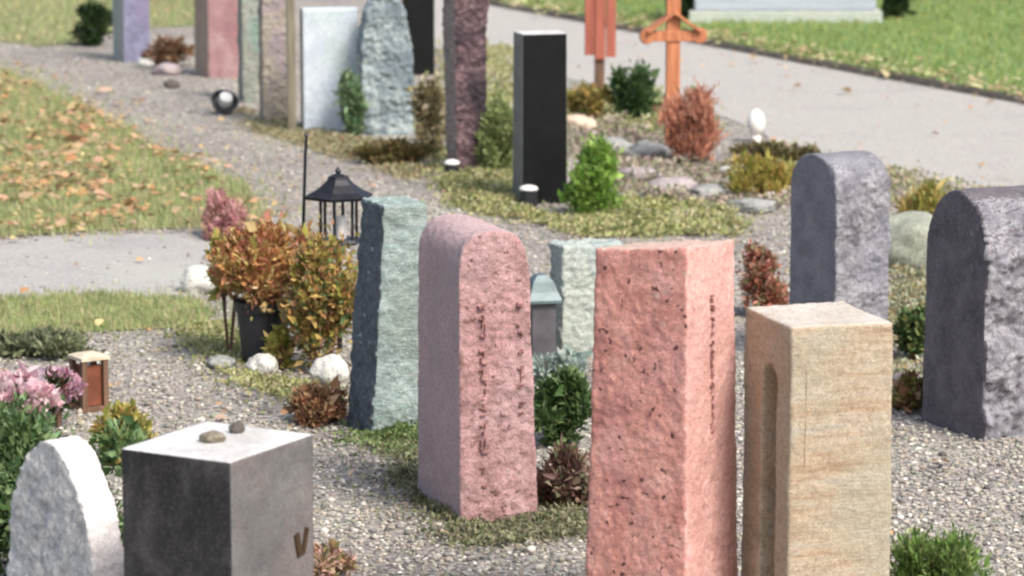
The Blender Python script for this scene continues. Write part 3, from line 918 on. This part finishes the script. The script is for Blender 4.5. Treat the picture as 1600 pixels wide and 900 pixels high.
def lantern(c, z0, zr, ztop, w):
    t = empty('lantern', c, R(20))
    tag(t, 'black iron grave lantern with a pagoda roof on a thin post above the orange shrub', 'lantern')
    r = w * 0.62
    bm = bmesh.new(); add_tube(bm, [(0, 0, -0.02), (0, 0, z0)], 0.012, 0.012, 8); link('post', bm_mesh(bm), m_iron, t)
    bm = bmesh.new(); add_lathe(bm, [(0, 0), (r * 0.85, 0), (r * 0.9, 0.008), (r * 0.8, 0.02), (0, 0.02)], 6, (0, 0, z0)); link('tray', bm_mesh(bm), m_iron, t)
    for k in range(6):
        a = k * math.pi / 3
        bm = bmesh.new(); add_tube(bm, [(r * 0.7 * math.cos(a), r * 0.7 * math.sin(a), z0 + 0.018), (r * 0.7 * math.cos(a), r * 0.7 * math.sin(a), zr + 0.004)], 0.0065, 0.0065, 6)
        link('corner_bar', bm_mesh(bm), m_iron, t)
    hr = ztop - zr
    bm = bmesh.new(); add_lathe(bm, [(0, 0), (r * 1.3, -0.004), (r * 1.36, 0.008), (r * 0.95, hr * 0.22), (r * 0.6, hr * 0.45), (r * 0.42, hr * 0.62), (r * 0.4, hr * 0.7), (r * 0.12, hr * 0.8), (0, hr * 0.8)], 6, (0, 0, zr))
    rf = link('roof', bm_mesh(bm), m_iron, t)
    bm = bmesh.new(); add_lathe(bm, [(0, 0), (0.008, 0), (0.014, 0.012), (0.006, 0.024), (0, 0.034)], 10, (0, 0, zr + hr * 0.79)); link('finial', bm_mesh(bm), m_iron, rf)
    bm = bmesh.new(); add_lathe(bm, [(0, 0), (0.022, 0), (0.022, 0.09), (0.018, 0.094), (0, 0.092)], 14, (0.01, 0, z0 + 0.021)); link('candle', bm_mesh(bm), m_wax, t)
    return t


c = at(531, 548)
lantern(c, height_at(c, 380), height_at(c, 308), height_at(c, 262), 0.18)


def candle(c, label, r=0.035, h=0.13, lid=True, name='grave_candle'):
    t = empty(name, c, random.uniform(0, 3))
    tag(t, label, 'candle')
    bm = bmesh.new(); add_lathe(bm, [(0, 0), (r * 0.95, 0), (r, 0.01), (r, h * 0.72), (r * 0.9, h * 0.75), (0, h * 0.75)], 20)
    link('cup', bm_mesh(bm), m_pot, t, smooth=False)
    bm = bmesh.new(); add_lathe(bm, [(0, 0), (r * 1.0, 0), (r * 1.05, 0.006), (r * 0.9, 0.018), (r * 0.4, 0.026), (0, 0.027)], 20, (0, 0, h * 0.755))
    link('lid', bm_mesh(bm), m_wax, t)
    return t


candle(at(706, 278), 'black grave candle with a white lid at the foot of the purple-brown stone', 0.045, 0.11)
candle(at(826, 322), 'black grave candle with a white lid in front of the black polished stone', 0.05, 0.12)
candle(at(654, 447), 'small dark candle with a white lid left of the rose sandstone head', 0.028, 0.16)

# dark box lantern between the rose stone and the pink pillar
c = at(845, 572)
t = empty('box_lantern', c, R(15))
tag(t, 'squat dark grey grave lantern with a blue-grey domed lid between the rose and pink stones', 'lantern')
m_lid = plain_mat('blue_grey_zinc', (0.12, 0.16, 0.17), rough=0.45, metal=0.3)
bm = bmesh.new(); add_box(bm, (0, 0, 0.015), (0.13, 0.13, 0.03), bev=0.004); link('base', bm_mesh(bm), m_lid, t)
bm = bmesh.new(); add_box(bm, (0, 0, 0.150), (0.1, 0.1, 0.238), bev=0.006); link('body', bm_mesh(bm), plain_mat('dark_grey_metal', (0.09, 0.085, 0.095)), t)
bm = bmesh.new(); add_lathe(bm, [(0, 0), (0.1, 0), (0.1, 0.012), (0.08, 0.045), (0.06, 0.085), (0.03, 0.11), (0, 0.118)], 4, (0, 0, 0.271)); bmesh.ops.rotate(bm, verts=bm.verts[:], cent=(0, 0, 0), matrix=Matrix.Rotation(math.pi / 4, 3, 'Z'))
link('lid', bm_mesh(bm), m_lid, t)

# black bowl with a white candle, tipped, in the far row
c = at(348, 178)
t = empty('candle_bowl', c, 0)
tag(t, 'black bowl tipped on its side with a white candle in it, on far gravel', 'bowl')
bm = bmesh.new(); add_lathe(bm, [(0, 0), (0.05, 0), (0.085, 0.03), (0.1, 0.075), (0.09, 0.075), (0.075, 0.035), (0, 0.02)], 20)
b1 = link('bowl', bm_mesh(bm), m_pot, t); b1.rotation_euler = (0.75, 0.35, 0); b1.location = (0, 0.02, 0.045)
bm = bmesh.new(); add_lathe(bm, [(0, 0), (0.04, 0), (0.045, 0.01), (0.045, 0.08), (0.04, 0.085), (0, 0.085)], 16)
b2 = link('candle', bm_mesh(bm), m_wax, t); b2.rotation_euler = (0.75, 0.35, 0); b2.location = (0.01, 0.0, 0.07)

# small white egg-shaped lamp on the path edge
c = at(1181, 222)
t = empty('grave_lamp', c, 0)
tag(t, 'small white rounded grave lamp at the edge of the pale path', 'lamp')
bm = bmesh.new(); add_lathe(bm, [(0, 0), (0.03, 0), (0.035, 0.03), (0.02, 0.045), (0, 0.045)], 18); link('foot', bm_mesh(bm), m_wax, t)
bm = bmesh.new(); add_lathe(bm, [(0, 0), (0.03, 0.005), (0.055, 0.05), (0.06, 0.09), (0.045, 0.14), (0.02, 0.165), (0, 0.17)], 20, (0, 0, 0.044)); link('shade', bm_mesh(bm), m_wax, t, smooth=True)


# ================================================================ stones lying about
def rock(px, py, w, label, m, name='stone', seed=1, flat=0.6, z=0.0, group=None, loc=None, wy=0.8):
    bm = bmesh.new(); bmesh.ops.create_icosphere(bm, subdivisions=4, radius=0.5)
    off = Vector((seed * 5.3, 0, seed))
    for v in bm.verts:
        q = v.co.copy()
        v.co *= 1 + 0.28 * noise.noise(q * 2.2 + off) + 0.10 * noise.noise(q * 6 + off)
        v.co = Vector((v.co.x * w, v.co.y * w * wy, max(-0.4, v.co.z) * w * flat))
    c = loc if loc is not None else at(px, py)
    o = link(name, bm_mesh(bm), m, None, (c.x, c.y, z + 0.36 * w * flat), random.uniform(-0.5, 0.5), smooth=True)
    tag(o, label, 'stone', group)
    return o


m_rw = stone_mat('white_rock', [(0.55, 0.54, 0.48), (0.72, 0.71, 0.66)], scale=8, bump=0.8)
m_rg = stone_mat('grey_rock', [(0.24, 0.25, 0.24), (0.4, 0.4, 0.38)], scale=9, bump=0.8)
m_rp = stone_mat('pinkish_rock', [(0.32, 0.27, 0.27), (0.48, 0.42, 0.42)], scale=9, bump=0.8)
m_rd = stone_mat('dark_rock', [(0.08, 0.07, 0.06), (0.15, 0.13, 0.11)], scale=12, bump=0.8)
G1 = 'stones edging the graves'
rock(410, 585, 0.13, 'round cream stone in front of the black planter', m_rw, seed=1, flat=0.75, group=G1)
rock(515, 600, 0.15, 'large chalk white stone beside the foot of the green-grey slate', m_rw, seed=2, flat=0.9, group=G1)
rock(345, 575, 0.12, 'flat pale green-grey stone left of the round cream stone', m_rg, seed=3, flat=0.5, group=G1)
rock(228, 106, 0.16, 'bright white stone left end of the far rock edging', m_rw, seed=4, flat=0.55, group=G1)
rock(262, 116, 0.22, 'long pale stone in the far rock edging near the violet-blue stone', m_rp, seed=5, flat=0.45, group=G1)
rock(268, 138, 0.12, 'small nearly black stone below the far rock edging', m_rd, seed=6, flat=0.6, group=G1)
rock(905, 205, 0.26, 'sandy beige boulder above the bright green bush', stone_mat('sandy_rock', [(0.5, 0.38, 0.27), (0.66, 0.54, 0.42)]), seed=7, flat=0.5, group=G1)
rock(955, 240, 0.34, 'broad grey flat stone between the two wooden markers', m_rg, seed=8, flat=0.35, group=G1)
rock(1015, 250, 0.32, 'grey stone touching the left of the reddish shrub', m_rg, seed=9, flat=0.4, group=G1)
rock(978, 212, 0.09, 'small black stone on the grey bed under the wooden marker', m_rd, seed=10, flat=0.7, group=G1)
rock(1000, 285, 0.26, 'mauve stone at the left of the mauve rock row', m_rp, seed=11, flat=0.4, group=G1)
rock(1050, 305, 0.3, 'biggest mauve stone in the row below the orange cross', m_rp, seed=12, flat=0.4, group=G1)
rock(1105, 312, 0.22, 'light grey stone at the right of the mauve rock row', m_rg, seed=13, flat=0.45, group=G1)
rock(1175, 330, 0.28, 'flat pale grey stone below the yellow grass clump', m_rg, seed=14, flat=0.3, group=G1)
rock(1165, 275, 0.3, 'pale low stone left of the yellow grass clump', m_rw, seed=15, flat=0.25, group=G1)
rock(1415, 420, 0.36, 'light green-grey boulder between the two rounded granite gravestones', stone_mat('light_rock', [(0.22, 0.24, 0.19), (0.34, 0.35, 0.29)]), seed=16, flat=0.9, group=G1)
rock(1425, 610, 0.16, 'small tan stone at the left foot of the dark granite gravestone', m_rp, seed=17, flat=0.5, group=G1)
rock(310, 455, 0.20, 'pale kerb stone at the end of the lower gravel path', m_rw, seed=18, flat=0.7, group=G1)

# two little stones lying on the dark block
M0 = Matrix.Rotation(dark_block.rotation_euler.z, 3, 'Z')
def on_block(dx, dy):
    p = M0 @ Vector((dx, dy, 0)); return Vector((dark_block.location.x + p.x, dark_block.location.y + p.y, 0))
p1 = at(332, 690, hb); p2 = at(371, 676, hb)
rock(0, 0, 0.062, 'rounded brown pebble on top of the polished dark block', stone_mat('brown_pebble', [(0.16, 0.14, 0.10), (0.26, 0.23, 0.17)]), seed=20, flat=0.55, z=hb - 0.002, loc=p1)
rock(0, 0, 0.042, 'smaller charcoal pebble on top of the polished dark block', m_rd, seed=21, flat=0.8, z=hb - 0.002, loc=p2)

# small brown wooden box lantern, left
c = at(140, 640)
t = empty('wooden_lantern', c, R(35))
tag(t, 'small brown wooden lantern with a cream top behind the pink flowers', 'lantern')
bm = bmesh.new(); add_box(bm, (0, 0, 0.01), (0.115, 0.115, 0.02), bev=0.003); link('base', bm_mesh(bm), m_wood_b, t)
for sx in (-1, 1):
    for sy in (-1, 1):
        bm = bmesh.new(); add_box(bm, (sx * 0.045, sy * 0.045, 0.11), (0.02, 0.02, 0.179)); link('corner_post', bm_mesh(bm), m_wood_b, t)
bm = bmesh.new(); add_box(bm, (0, 0, 0.1), (0.07, 0.07, 0.155)); link('glass', bm_mesh(bm), plain_mat('amber_glass', (0.2, 0.07, 0.04), rough=0.3), t)
bm = bmesh.new(); add_lathe(bm, [(0, 0), (0.084, 0), (0.084, 0.012), (0.05, 0.022), (0, 0.024)], 4, (0, 0, 0.2)); bmesh.ops.rotate(bm, verts=bm.verts[:], cent=(0, 0, 0), matrix=Matrix.Rotation(math.pi / 4, 3, 'Z'))
link('roof', bm_mesh(bm), plain_mat('cream_paint', (0.6, 0.52, 0.38)), t)


# ================================================================ plants
def plant(name, label, px, py, radii, n, size, cols, cat='plant', seed=1, clumps=14, up=0.6, zc=None, flowers=None, pot=None,
          hollow=0.25, elong=1.6, stems=8, trans=0.25, group=None, clump_r=0.4):
    c = at(px, py)
    t = empty(name, c, 0)
    tag(t, label, cat, group)
    z0 = 0.0
    if pot:
        r, ph, pm = pot
        bm = bmesh.new(); add_lathe(bm, [(0, 0), (r * 0.72, 0), (r * 0.75, 0.01), (r * 0.96, ph * 0.85), (r * 1.05, ph * 0.86), (r * 1.07, ph), (r * 0.95, ph), (r * 0.9, ph * 0.9), (0, ph * 0.88)], 28)
        link('pot', bm_mesh(bm), pm, t)
        z0 = ph * 0.85
    zc = radii[2] * 0.85 if zc is None else zc
    m = island_mat(name + '_leaf', cols, trans=trans)
    link('foliage', leaf_cloud(n, (0, 0, z0 + zc), radii, size, clumps, up, seed, hollow, elong, clump_r), m, t)
    bm = bmesh.new()
    g = random.Random(seed)
    for k in range(stems):
        a = g.uniform(0, 6.28); q = g.uniform(0.3, 0.8)
        e = Vector((radii[0] * q * math.cos(a), radii[1] * q * math.sin(a), z0 + zc + radii[2] * g.uniform(0, 0.6)))
        add_tube(bm, [(0.1 * e.x, 0.1 * e.y, z0), (e.x * 0.5, e.y * 0.5, z0 + (e.z - z0) * 0.6), e], 0.005, 0.002, 5)
    link('stems', bm_mesh(bm), m_wood_b, t)
    if flowers:
        fn, fs, fc = flowers
        link('flowers', leaf_cloud(fn, (0, 0, z0 + zc + radii[2] * 0.35), (radii[0] * 0.95, radii[1] * 0.95, radii[2] * 0.75), fs, 16, 0.9, seed + 50, 0.6, 1.1, 0.22), island_mat(name + '_petal', fc, trans=0.3), t)
    return t


ORANGE = [(0.42, 0.14, 0.06), (0.58, 0.30, 0.12), (0.55, 0.40, 0.13), (0.24, 0.07, 0.04), (0.5, 0.22, 0.13), (0.34, 0.32, 0.08), (0.62, 0.44, 0.24)]
YELG = [(0.30, 0.30, 0.06), (0.42, 0.38, 0.08), (0.2, 0.25, 0.05), (0.5, 0.4, 0.12), (0.35, 0.2, 0.06)]
GREEN = [(0.025, 0.06, 0.015), (0.06, 0.12, 0.03), (0.11, 0.18, 0.06), (0.18, 0.25, 0.10)]
BRIGHT = [(0.08, 0.18, 0.03), (0.15, 0.27, 0.05), (0.25, 0.37, 0.10), (0.06, 0.12, 0.02), (0.3, 0.36, 0.14)]
DARKG = [(0.012, 0.03, 0.01), (0.03, 0.06, 0.015), (0.05, 0.09, 0.02)]
PINKS = [(0.55, 0.25, 0.26), (0.66, 0.38, 0.38), (0.45, 0.2, 0.2), (0.35, 0.28, 0.14)]
REDS = [(0.38, 0.10, 0.06), (0.5, 0.2, 0.14), (0.28, 0.07, 0.05), (0.52, 0.3, 0.22)]
BROWN = [(0.22, 0.10, 0.05), (0.34, 0.18, 0.09), (0.14, 0.08, 0.04), (0.4, 0.28, 0.16)]

plant('shrub', 'orange and yellow autumn shrub in a black planter left of the lantern', 412, 566, (0.19, 0.16, 0.19), 3600, 0.042, ORANGE, 'shrub', 1, 20, zc=0.20, pot=(0.115, 0.26, m_pot), clump_r=0.42)
plant('shrub', 'yellow-green leafy shrub at the left of the orange autumn shrub', 358, 552, (0.09, 0.1, 0.12), 1100, 0.04, YELG, 'shrub', 2, 10, zc=0.36)
plant('shrub', 'green, yellow and brown leafy shrub right below the lantern', 508, 580, (0.15, 0.13, 0.26), 3600, 0.042, GREEN[2:] + BROWN[:2] + YELG[:2] + ORANGE[1:3], 'shrub', 3, 18, zc=0.28)
plant('shrub', 'dusty pink heather bush at the tip of the leafy grass strip', 345, 372, (0.125, 0.12, 0.12), 1900, 0.035, PINKS, 'shrub', 4, 12)
plant('low_plant', 'rusty brown low plant at the left foot of the green-grey slate', 508, 662, (0.10, 0.09, 0.09), 1200, 0.04, BROWN + [(0.4, 0.14, 0.06)], 'plant', 5, 10)
plant('low_plant', 'trailing green plant with a pale stalk in front of the black planter', 440, 578, (0.06, 0.05, 0.09), 420, 0.04, YELG, 'plant', 6, 7)
plant('shrub', 'dark green bush behind the white marble gravestone', 60, 940, (0.30, 0.25, 0.27), 7500, 0.04, GREEN + [(0.2, 0.32, 0.16)], 'shrub', 7, 26, zc=0.34, clump_r=0.42)
plant('flower_bush', 'clump of pale pink flowers at the left edge above the dark green bush', 30, 690, (0.17, 0.13, 0.10), 800, 0.04, GREEN, 'flowers', 8, 12, zc=0.13, flowers=(1700, 0.035, [(0.75, 0.45, 0.5), (0.85, 0.62, 0.66), (0.8, 0.7, 0.7), (0.62, 0.3, 0.38)]))
plant('flower_bush', 'mauve and dark red flowers left of the small wooden lantern', 92, 668, (0.09, 0.09, 0.07), 500, 0.04, DARKG + [(0.2, 0.05, 0.05)], 'flowers', 9, 10, zc=0.13, flowers=(450, 0.035, [(0.5, 0.3, 0.42), (0.6, 0.42, 0.5), (0.3, 0.06, 0.1), (0.7, 0.5, 0.5)]))
plant('low_plant', 'yellow and green plant between white marble and dark block', 195, 725, (0.095, 0.09, 0.11), 1500, 0.038, YELG + [(0.6, 0.5, 0.2), (0.12, 0.16, 0.03)], 'plant', 10, 10)
plant('low_plant', 'grey-green low bush on the moss at far left of the lower path', 60, 556, (0.24, 0.14, 0.06), 2200, 0.035, [(0.12, 0.15, 0.07), (0.2, 0.22, 0.12), (0.08, 0.09, 0.05), (0.28, 0.3, 0.16)], 'plant', 11, 14)
plant('bush', 'bright green upright bush right of the black polished gravestone', 925, 338, (0.13, 0.12, 0.22), 3800, 0.045, [(0.12, 0.25, 0.03), (0.2, 0.36, 0.06), (0.33, 0.46, 0.11), (0.1, 0.18, 0.03)], 'bush', 12, 18, up=1.2, clump_r=0.42)
plant('bush', 'dark green bushy plant between the two wooden markers', 985, 192, (0.14, 0.13, 0.19), 2600, 0.05, GREEN[:3] + [(0.02, 0.07, 0.03)], 'bush', 13, 14)
plant('low_plant', 'olive foliage at the foot of the red-brown wooden marker', 915, 190, (0.15, 0.12, 0.12), 1400, 0.05, YELG[2:] + [(0.1, 0.14, 0.04)], 'plant', 14, 10)
plant('shrub', 'reddish brown shrub in a dark bowl at the foot of the orange cross', 1076, 262, (0.15, 0.13, 0.23), 3000, 0.055, [(0.5, 0.2, 0.12), (0.6, 0.3, 0.2), (0.36, 0.12, 0.07), (0.62, 0.38, 0.28)], 'shrub', 15, 18, pot=(0.12, 0.06, m_pot), up=1.8, elong=3, zc=0.17)
plant('low_plant', 'fresh green sprig rising above the reddish brown shrub', 1086, 240, (0.07, 0.07, 0.11), 700, 0.045, [(0.08, 0.2, 0.06), (0.2, 0.36, 0.18), (0.12, 0.26, 0.1)], 'plant', 16, 7, zc=0.28, up=1.1)
plant('shrub', 'russet heather between the pink pillar and the grey granite stone', 1192, 492, (0.10, 0.11, 0.17), 2400, 0.035, REDS + [(0.16, 0.2, 0.06), (0.45, 0.28, 0.2)], 'shrub', 17, 14)
plant('ornamental_grass', 'golden yellow grass clump left of the grey granite gravestone', 1190, 312, (0.20, 0.15, 0.12), 2600, 0.055, YELG + [(0.55, 0.42, 0.12)], 'plant', 18, 16, up=1.2, elong=4)
plant('ornamental_grass', 'dry yellow grass clump right of the grey granite gravestone', 1440, 372, (0.15, 0.14, 0.14), 2000, 0.055, YELG + [(0.55, 0.42, 0.15)], 'plant', 19, 12, up=1.2, elong=4)
plant('low_plant', 'dark olive low plant in front of the white grave lamp', 1200, 258, (0.24, 0.12, 0.07), 1700, 0.045, [(0.1, 0.1, 0.04), (0.2, 0.17, 0.07), (0.06, 0.05, 0.03)], 'plant', 20, 12)
plant('low_plant', 'dark green plant at the left foot of the dark granite gravestone', 1425, 562, (0.07, 0.08, 0.12), 1100, 0.04, GREEN[:3] + [(0.25, 0.25, 0.08)], 'plant', 21, 9)
plant('flower_bush', 'white flowers above the light boulder near the grey granite gravestone', 1412, 406, (0.075, 0.06, 0.05), 350, 0.035, GREEN, 'flowers', 22, 8, zc=0.06, flowers=(380, 0.035, [(0.85, 0.82, 0.78), (0.75, 0.7, 0.68), (0.8, 0.62, 0.55)]))
plant('low_plant', 'autumn brown low plant under the dark green plant near the right gravestone', 1425, 640, (0.075, 0.08, 0.06), 900, 0.04, BROWN + YELG[:2], 'plant', 23, 9)
plant('bush', 'fresh green bush at the bottom right beside the sandstone pillar', 1462, 975, (0.14, 0.14, 0.17), 3600, 0.035, BRIGHT + [(0.05, 0.12, 0.02)], 'bush', 24, 18, up=1.3, elong=3, clump_r=0.42)
plant('bush', 'deep green bush between the rose stone and the pink pillar', 872, 698, (0.10, 0.11, 0.14), 2600, 0.042, GREEN, 'bush', 25, 13)
plant('low_plant', 'dark wine and brown plant under the deep green bush', 880, 790, (0.10, 0.09, 0.10), 1700, 0.038, [(0.09, 0.035, 0.035), (0.16, 0.08, 0.06), (0.28, 0.2, 0.15), (0.08, 0.1, 0.04)], 'plant', 26, 10)
plant('low_plant', 'pale sage plant under the blue-grey lid lantern', 868, 600, (0.12, 0.11, 0.07), 1500, 0.035, [(0.28, 0.36, 0.32), (0.4, 0.48, 0.44), (0.2, 0.27, 0.22), (0.5, 0.55, 0.5)], 'plant', 27, 10)
plant('low_plant', 'pink and orange flowers on the gravel at the right foot of the dark block', 505, 905, (0.075, 0.09, 0.05), 900, 0.035, [(0.5, 0.28, 0.22), (0.6, 0.4, 0.35), (0.2, 0.22, 0.08), (0.45, 0.2, 0.12)], 'plant', 28, 9)
plant('bush', 'nearly black evergreen bush at the far left edge of the violet-blue stone', 150, 72, (0.15, 0.14, 0.22), 2600, 0.05, DARKG, 'bush', 29, 13)
plant('low_plant', 'brown dried plant between the violet-blue and wine red stones', 258, 104, (0.17, 0.12, 0.1), 1500, 0.05, BROWN + [(0.5, 0.35, 0.28)], 'plant', 30, 10)
plant('clipped_shrub', 'dark evergreen shrub at the left end of the wide family gravestone', 1068, 32, (0.14, 0.2, 0.36), 3000, 0.06, DARKG, 'shrub', 31, 16)
plant('clipped_shrub', 'dark evergreen shrub at the right end of the wide family gravestone', 1398, 30, (0.15, 0.2, 0.36), 3000, 0.06, DARKG, 'shrub', 32, 16)
plant('low_plant', 'green fern in front of the pale blue-white slab', 545, 212, (0.12, 0.1, 0.20), 1500, 0.05, [(0.13, 0.24, 0.1), (0.25, 0.38, 0.2), (0.07, 0.12, 0.04), (0.3, 0.36, 0.22)], 'plant', 33, 9, up=1.2)
plant('low_plant', 'brown and olive plant at the foot of the lichened grey gravestone', 620, 256, (0.24, 0.12, 0.07), 2200, 0.045, [(0.1, 0.1, 0.03), (0.24, 0.22, 0.07), (0.3, 0.2, 0.1), (0.06, 0.06, 0.02)], 'plant', 34, 13)
plant('low_plant', 'tall olive-brown plant between the lichened grey and purple-brown stones', 672, 232, (0.10, 0.12, 0.26), 2200, 0.05, [(0.22, 0.19, 0.09), (0.32, 0.27, 0.14), (0.14, 0.12, 0.05), (0.5, 0.46, 0.34)], 'plant', 35, 13)
plant('bush', 'light green bush between the purple-brown and the black gravestone', 780, 270, (0.10, 0.13, 0.26), 2800, 0.045, [(0.2, 0.28, 0.09), (0.32, 0.38, 0.15), (0.12, 0.18, 0.05), (0.42, 0.44, 0.22)], 'bush', 36, 14, up=1)


def cover(poly_px, n, size, cols, label, seed, name='ground_cover', h=0.04):
    poly = wobble(world_poly(poly_px), 0.04, 0.15, seed)
    P = sample_poly(poly, int(n * 2.4), seed)
    g = np.random.default_rng(seed)
    size *= 0.7
    P = drifts(P, seed, -0.3)
    n = len(P)
    P = P + g.normal(size=P.shape) * g.choice([0.01, 0.04, 0.10], size=(n, 1), p=[0.5, 0.3, 0.2])
    m = len(P)
    # clumpy heights
    hz = np.array([0.5 + noise.noise(Vector((p[0] * 6, p[1] * 6, seed))) for p in P]) * h * g.uniform(0.3, 1.3, m)
    p = np.stack([P[:, 0], P[:, 1], np.maximum(0.006, hz)], 1)
    d = g.normal(size=(m, 3)); d[:, 2] = np.abs(d[:, 2]) * 0.6 + 0.3; d /= np.linalg.norm(d, axis=1)[:, None]
    s_ = np.cross(d, g.normal(size=(m, 3))); s_ /= np.linalg.norm(s_, axis=1)[:, None]
    L = size * g.uniform(0.6, 1.4, (m, 1)); W = L * 0.3
    V = np.stack([p, p + d * L * .5 + s_ * W, p + d * L, p + d * L * .5 - s_ * W], 1).reshape(-1, 3)
    V[:, 2] = np.maximum(V[:, 2], 0.005)
    b = np.arange(m)[:, None] * 4
    f = np.concatenate([b + [0, 1, 2], b + [0, 2, 3]], 0)
    o = link(name, np_mesh('cover', V, f), island_mat('cover_leaf', cols))
    tag(o, label, 'ground cover', kind='stuff')


YG2 = [(0.28, 0.3, 0.1), (0.4, 0.42, 0.18), (0.16, 0.2, 0.06), (0.46, 0.4, 0.2), (0.5, 0.48, 0.3)]
cover([(690, 290), (700, 255), (800, 190), (810, 330), (900, 345), (900, 365), (720, 330)], 6000, 0.04, YG2, 'yellow-green ground cover around the black polished gravestone', 41)
cover([(890, 345), (960, 312), (1060, 318), (1140, 335), (1150, 372), (900, 372)], 5000, 0.04, YG2, 'yellow-green ground cover above the pink pillar', 42)
cover([(600, 700), (660, 640), (665, 700), (720, 830), (840, 822), (900, 800), (900, 840), (740, 858), (640, 770)], 6500, 0.026, [(0.12, 0.15, 0.06), (0.22, 0.24, 0.12), (0.3, 0.28, 0.18), (0.1, 0.08, 0.05)], 'mossy weeds around the foot of the rose stone', 43, h=0.03)
cover([(560, 690), (590, 668), (665, 650), (690, 690), (640, 712)], 2500, 0.028, [(0.10, 0.17, 0.05), (0.2, 0.28, 0.1), (0.14, 0.13, 0.06)], 'low green weeds at the foot of the green-grey slate', 44)
cover([(1390, 380), (1450, 380), (1470, 480), (1450, 640), (1400, 640), (1385, 480)], 4000, 0.035, [(0.28, 0.32, 0.2), (0.42, 0.42, 0.3), (0.2, 0.22, 0.1), (0.4, 0.28, 0.16)], 'sparse weeds left of the dark granite gravestone', 45)
cover([(380, 170), (470, 200), (640, 235), (690, 262), (640, 285), (500, 240), (380, 200)], 4000, 0.035, [(0.3, 0.28, 0.16), (0.42, 0.38, 0.24), (0.18, 0.2, 0.08), (0.4, 0.26, 0.16)], 'thin dry weeds along the far gravestone row', 47, h=0.02)
cover([(640, 230), (690, 130), (700, 60), (800, 80), (800, 200), (700, 265)], 4000, 0.045, YG2, 'yellow-green ground cover between the far gravestones', 48)
cover([(290, 520), (360, 500), (400, 560), (350, 580), (480, 600), (540, 640), (480, 640), (330, 580)], 1800, 0.03, YG2, 'weeds around the black planter', 49, h=0.02)

kx = [(K0 + ed * t + nrm * o) for t, o in ((0, 0.05), (30, 0.05), (30, 0.5), (0, 0.45))]
Pk = spill(sample_poly([tuple(p[:2]) for p in kx], 2600, 61), 62, 0.25)
tag(link('verge_leaves', fallen(Pk, 0.05, 63, z=0.04), island_mat('dry_verge', [(0.4, 0.33, 0.2), (0.3, 0.2, 0.1), (0.5, 0.45, 0.26), (0.35, 0.4, 0.15)], trans=0.1)), 'dry leaves caught along the edge of the far lawn', 'leaves', kind='stuff')

MIXED = [(0.3, 0.32, 0.16), (0.45, 0.34, 0.34), (0.16, 0.2, 0.08), (0.55, 0.5, 0.44), (0.38, 0.24, 0.2), (0.24, 0.3, 0.14)]
cover([(890, 200), (960, 190), (1040, 230), (1130, 262), (1240, 270), (1230, 330), (1100, 330), (980, 310), (900, 270)], 4500, 0.045, MIXED, 'mixed mauve and green ground cover among the stones below the orange cross', 50, h=0.07)
cover([(880, 150), (1010, 140), (1130, 205), (1010, 215), (890, 200)], 2600, 0.045, YG2 + [(0.12, 0.18, 0.05)], 'green and yellow ground cover around the two wooden markers', 51, h=0.07)
cover([(1210, 225), (1290, 255), (1470, 285), (1600, 310), (1600, 350), (1440, 330), (1230, 300)], 2400, 0.04, YG2 + MIXED, 'mixed low planting along the near edge of the pale path', 52, h=0.05)
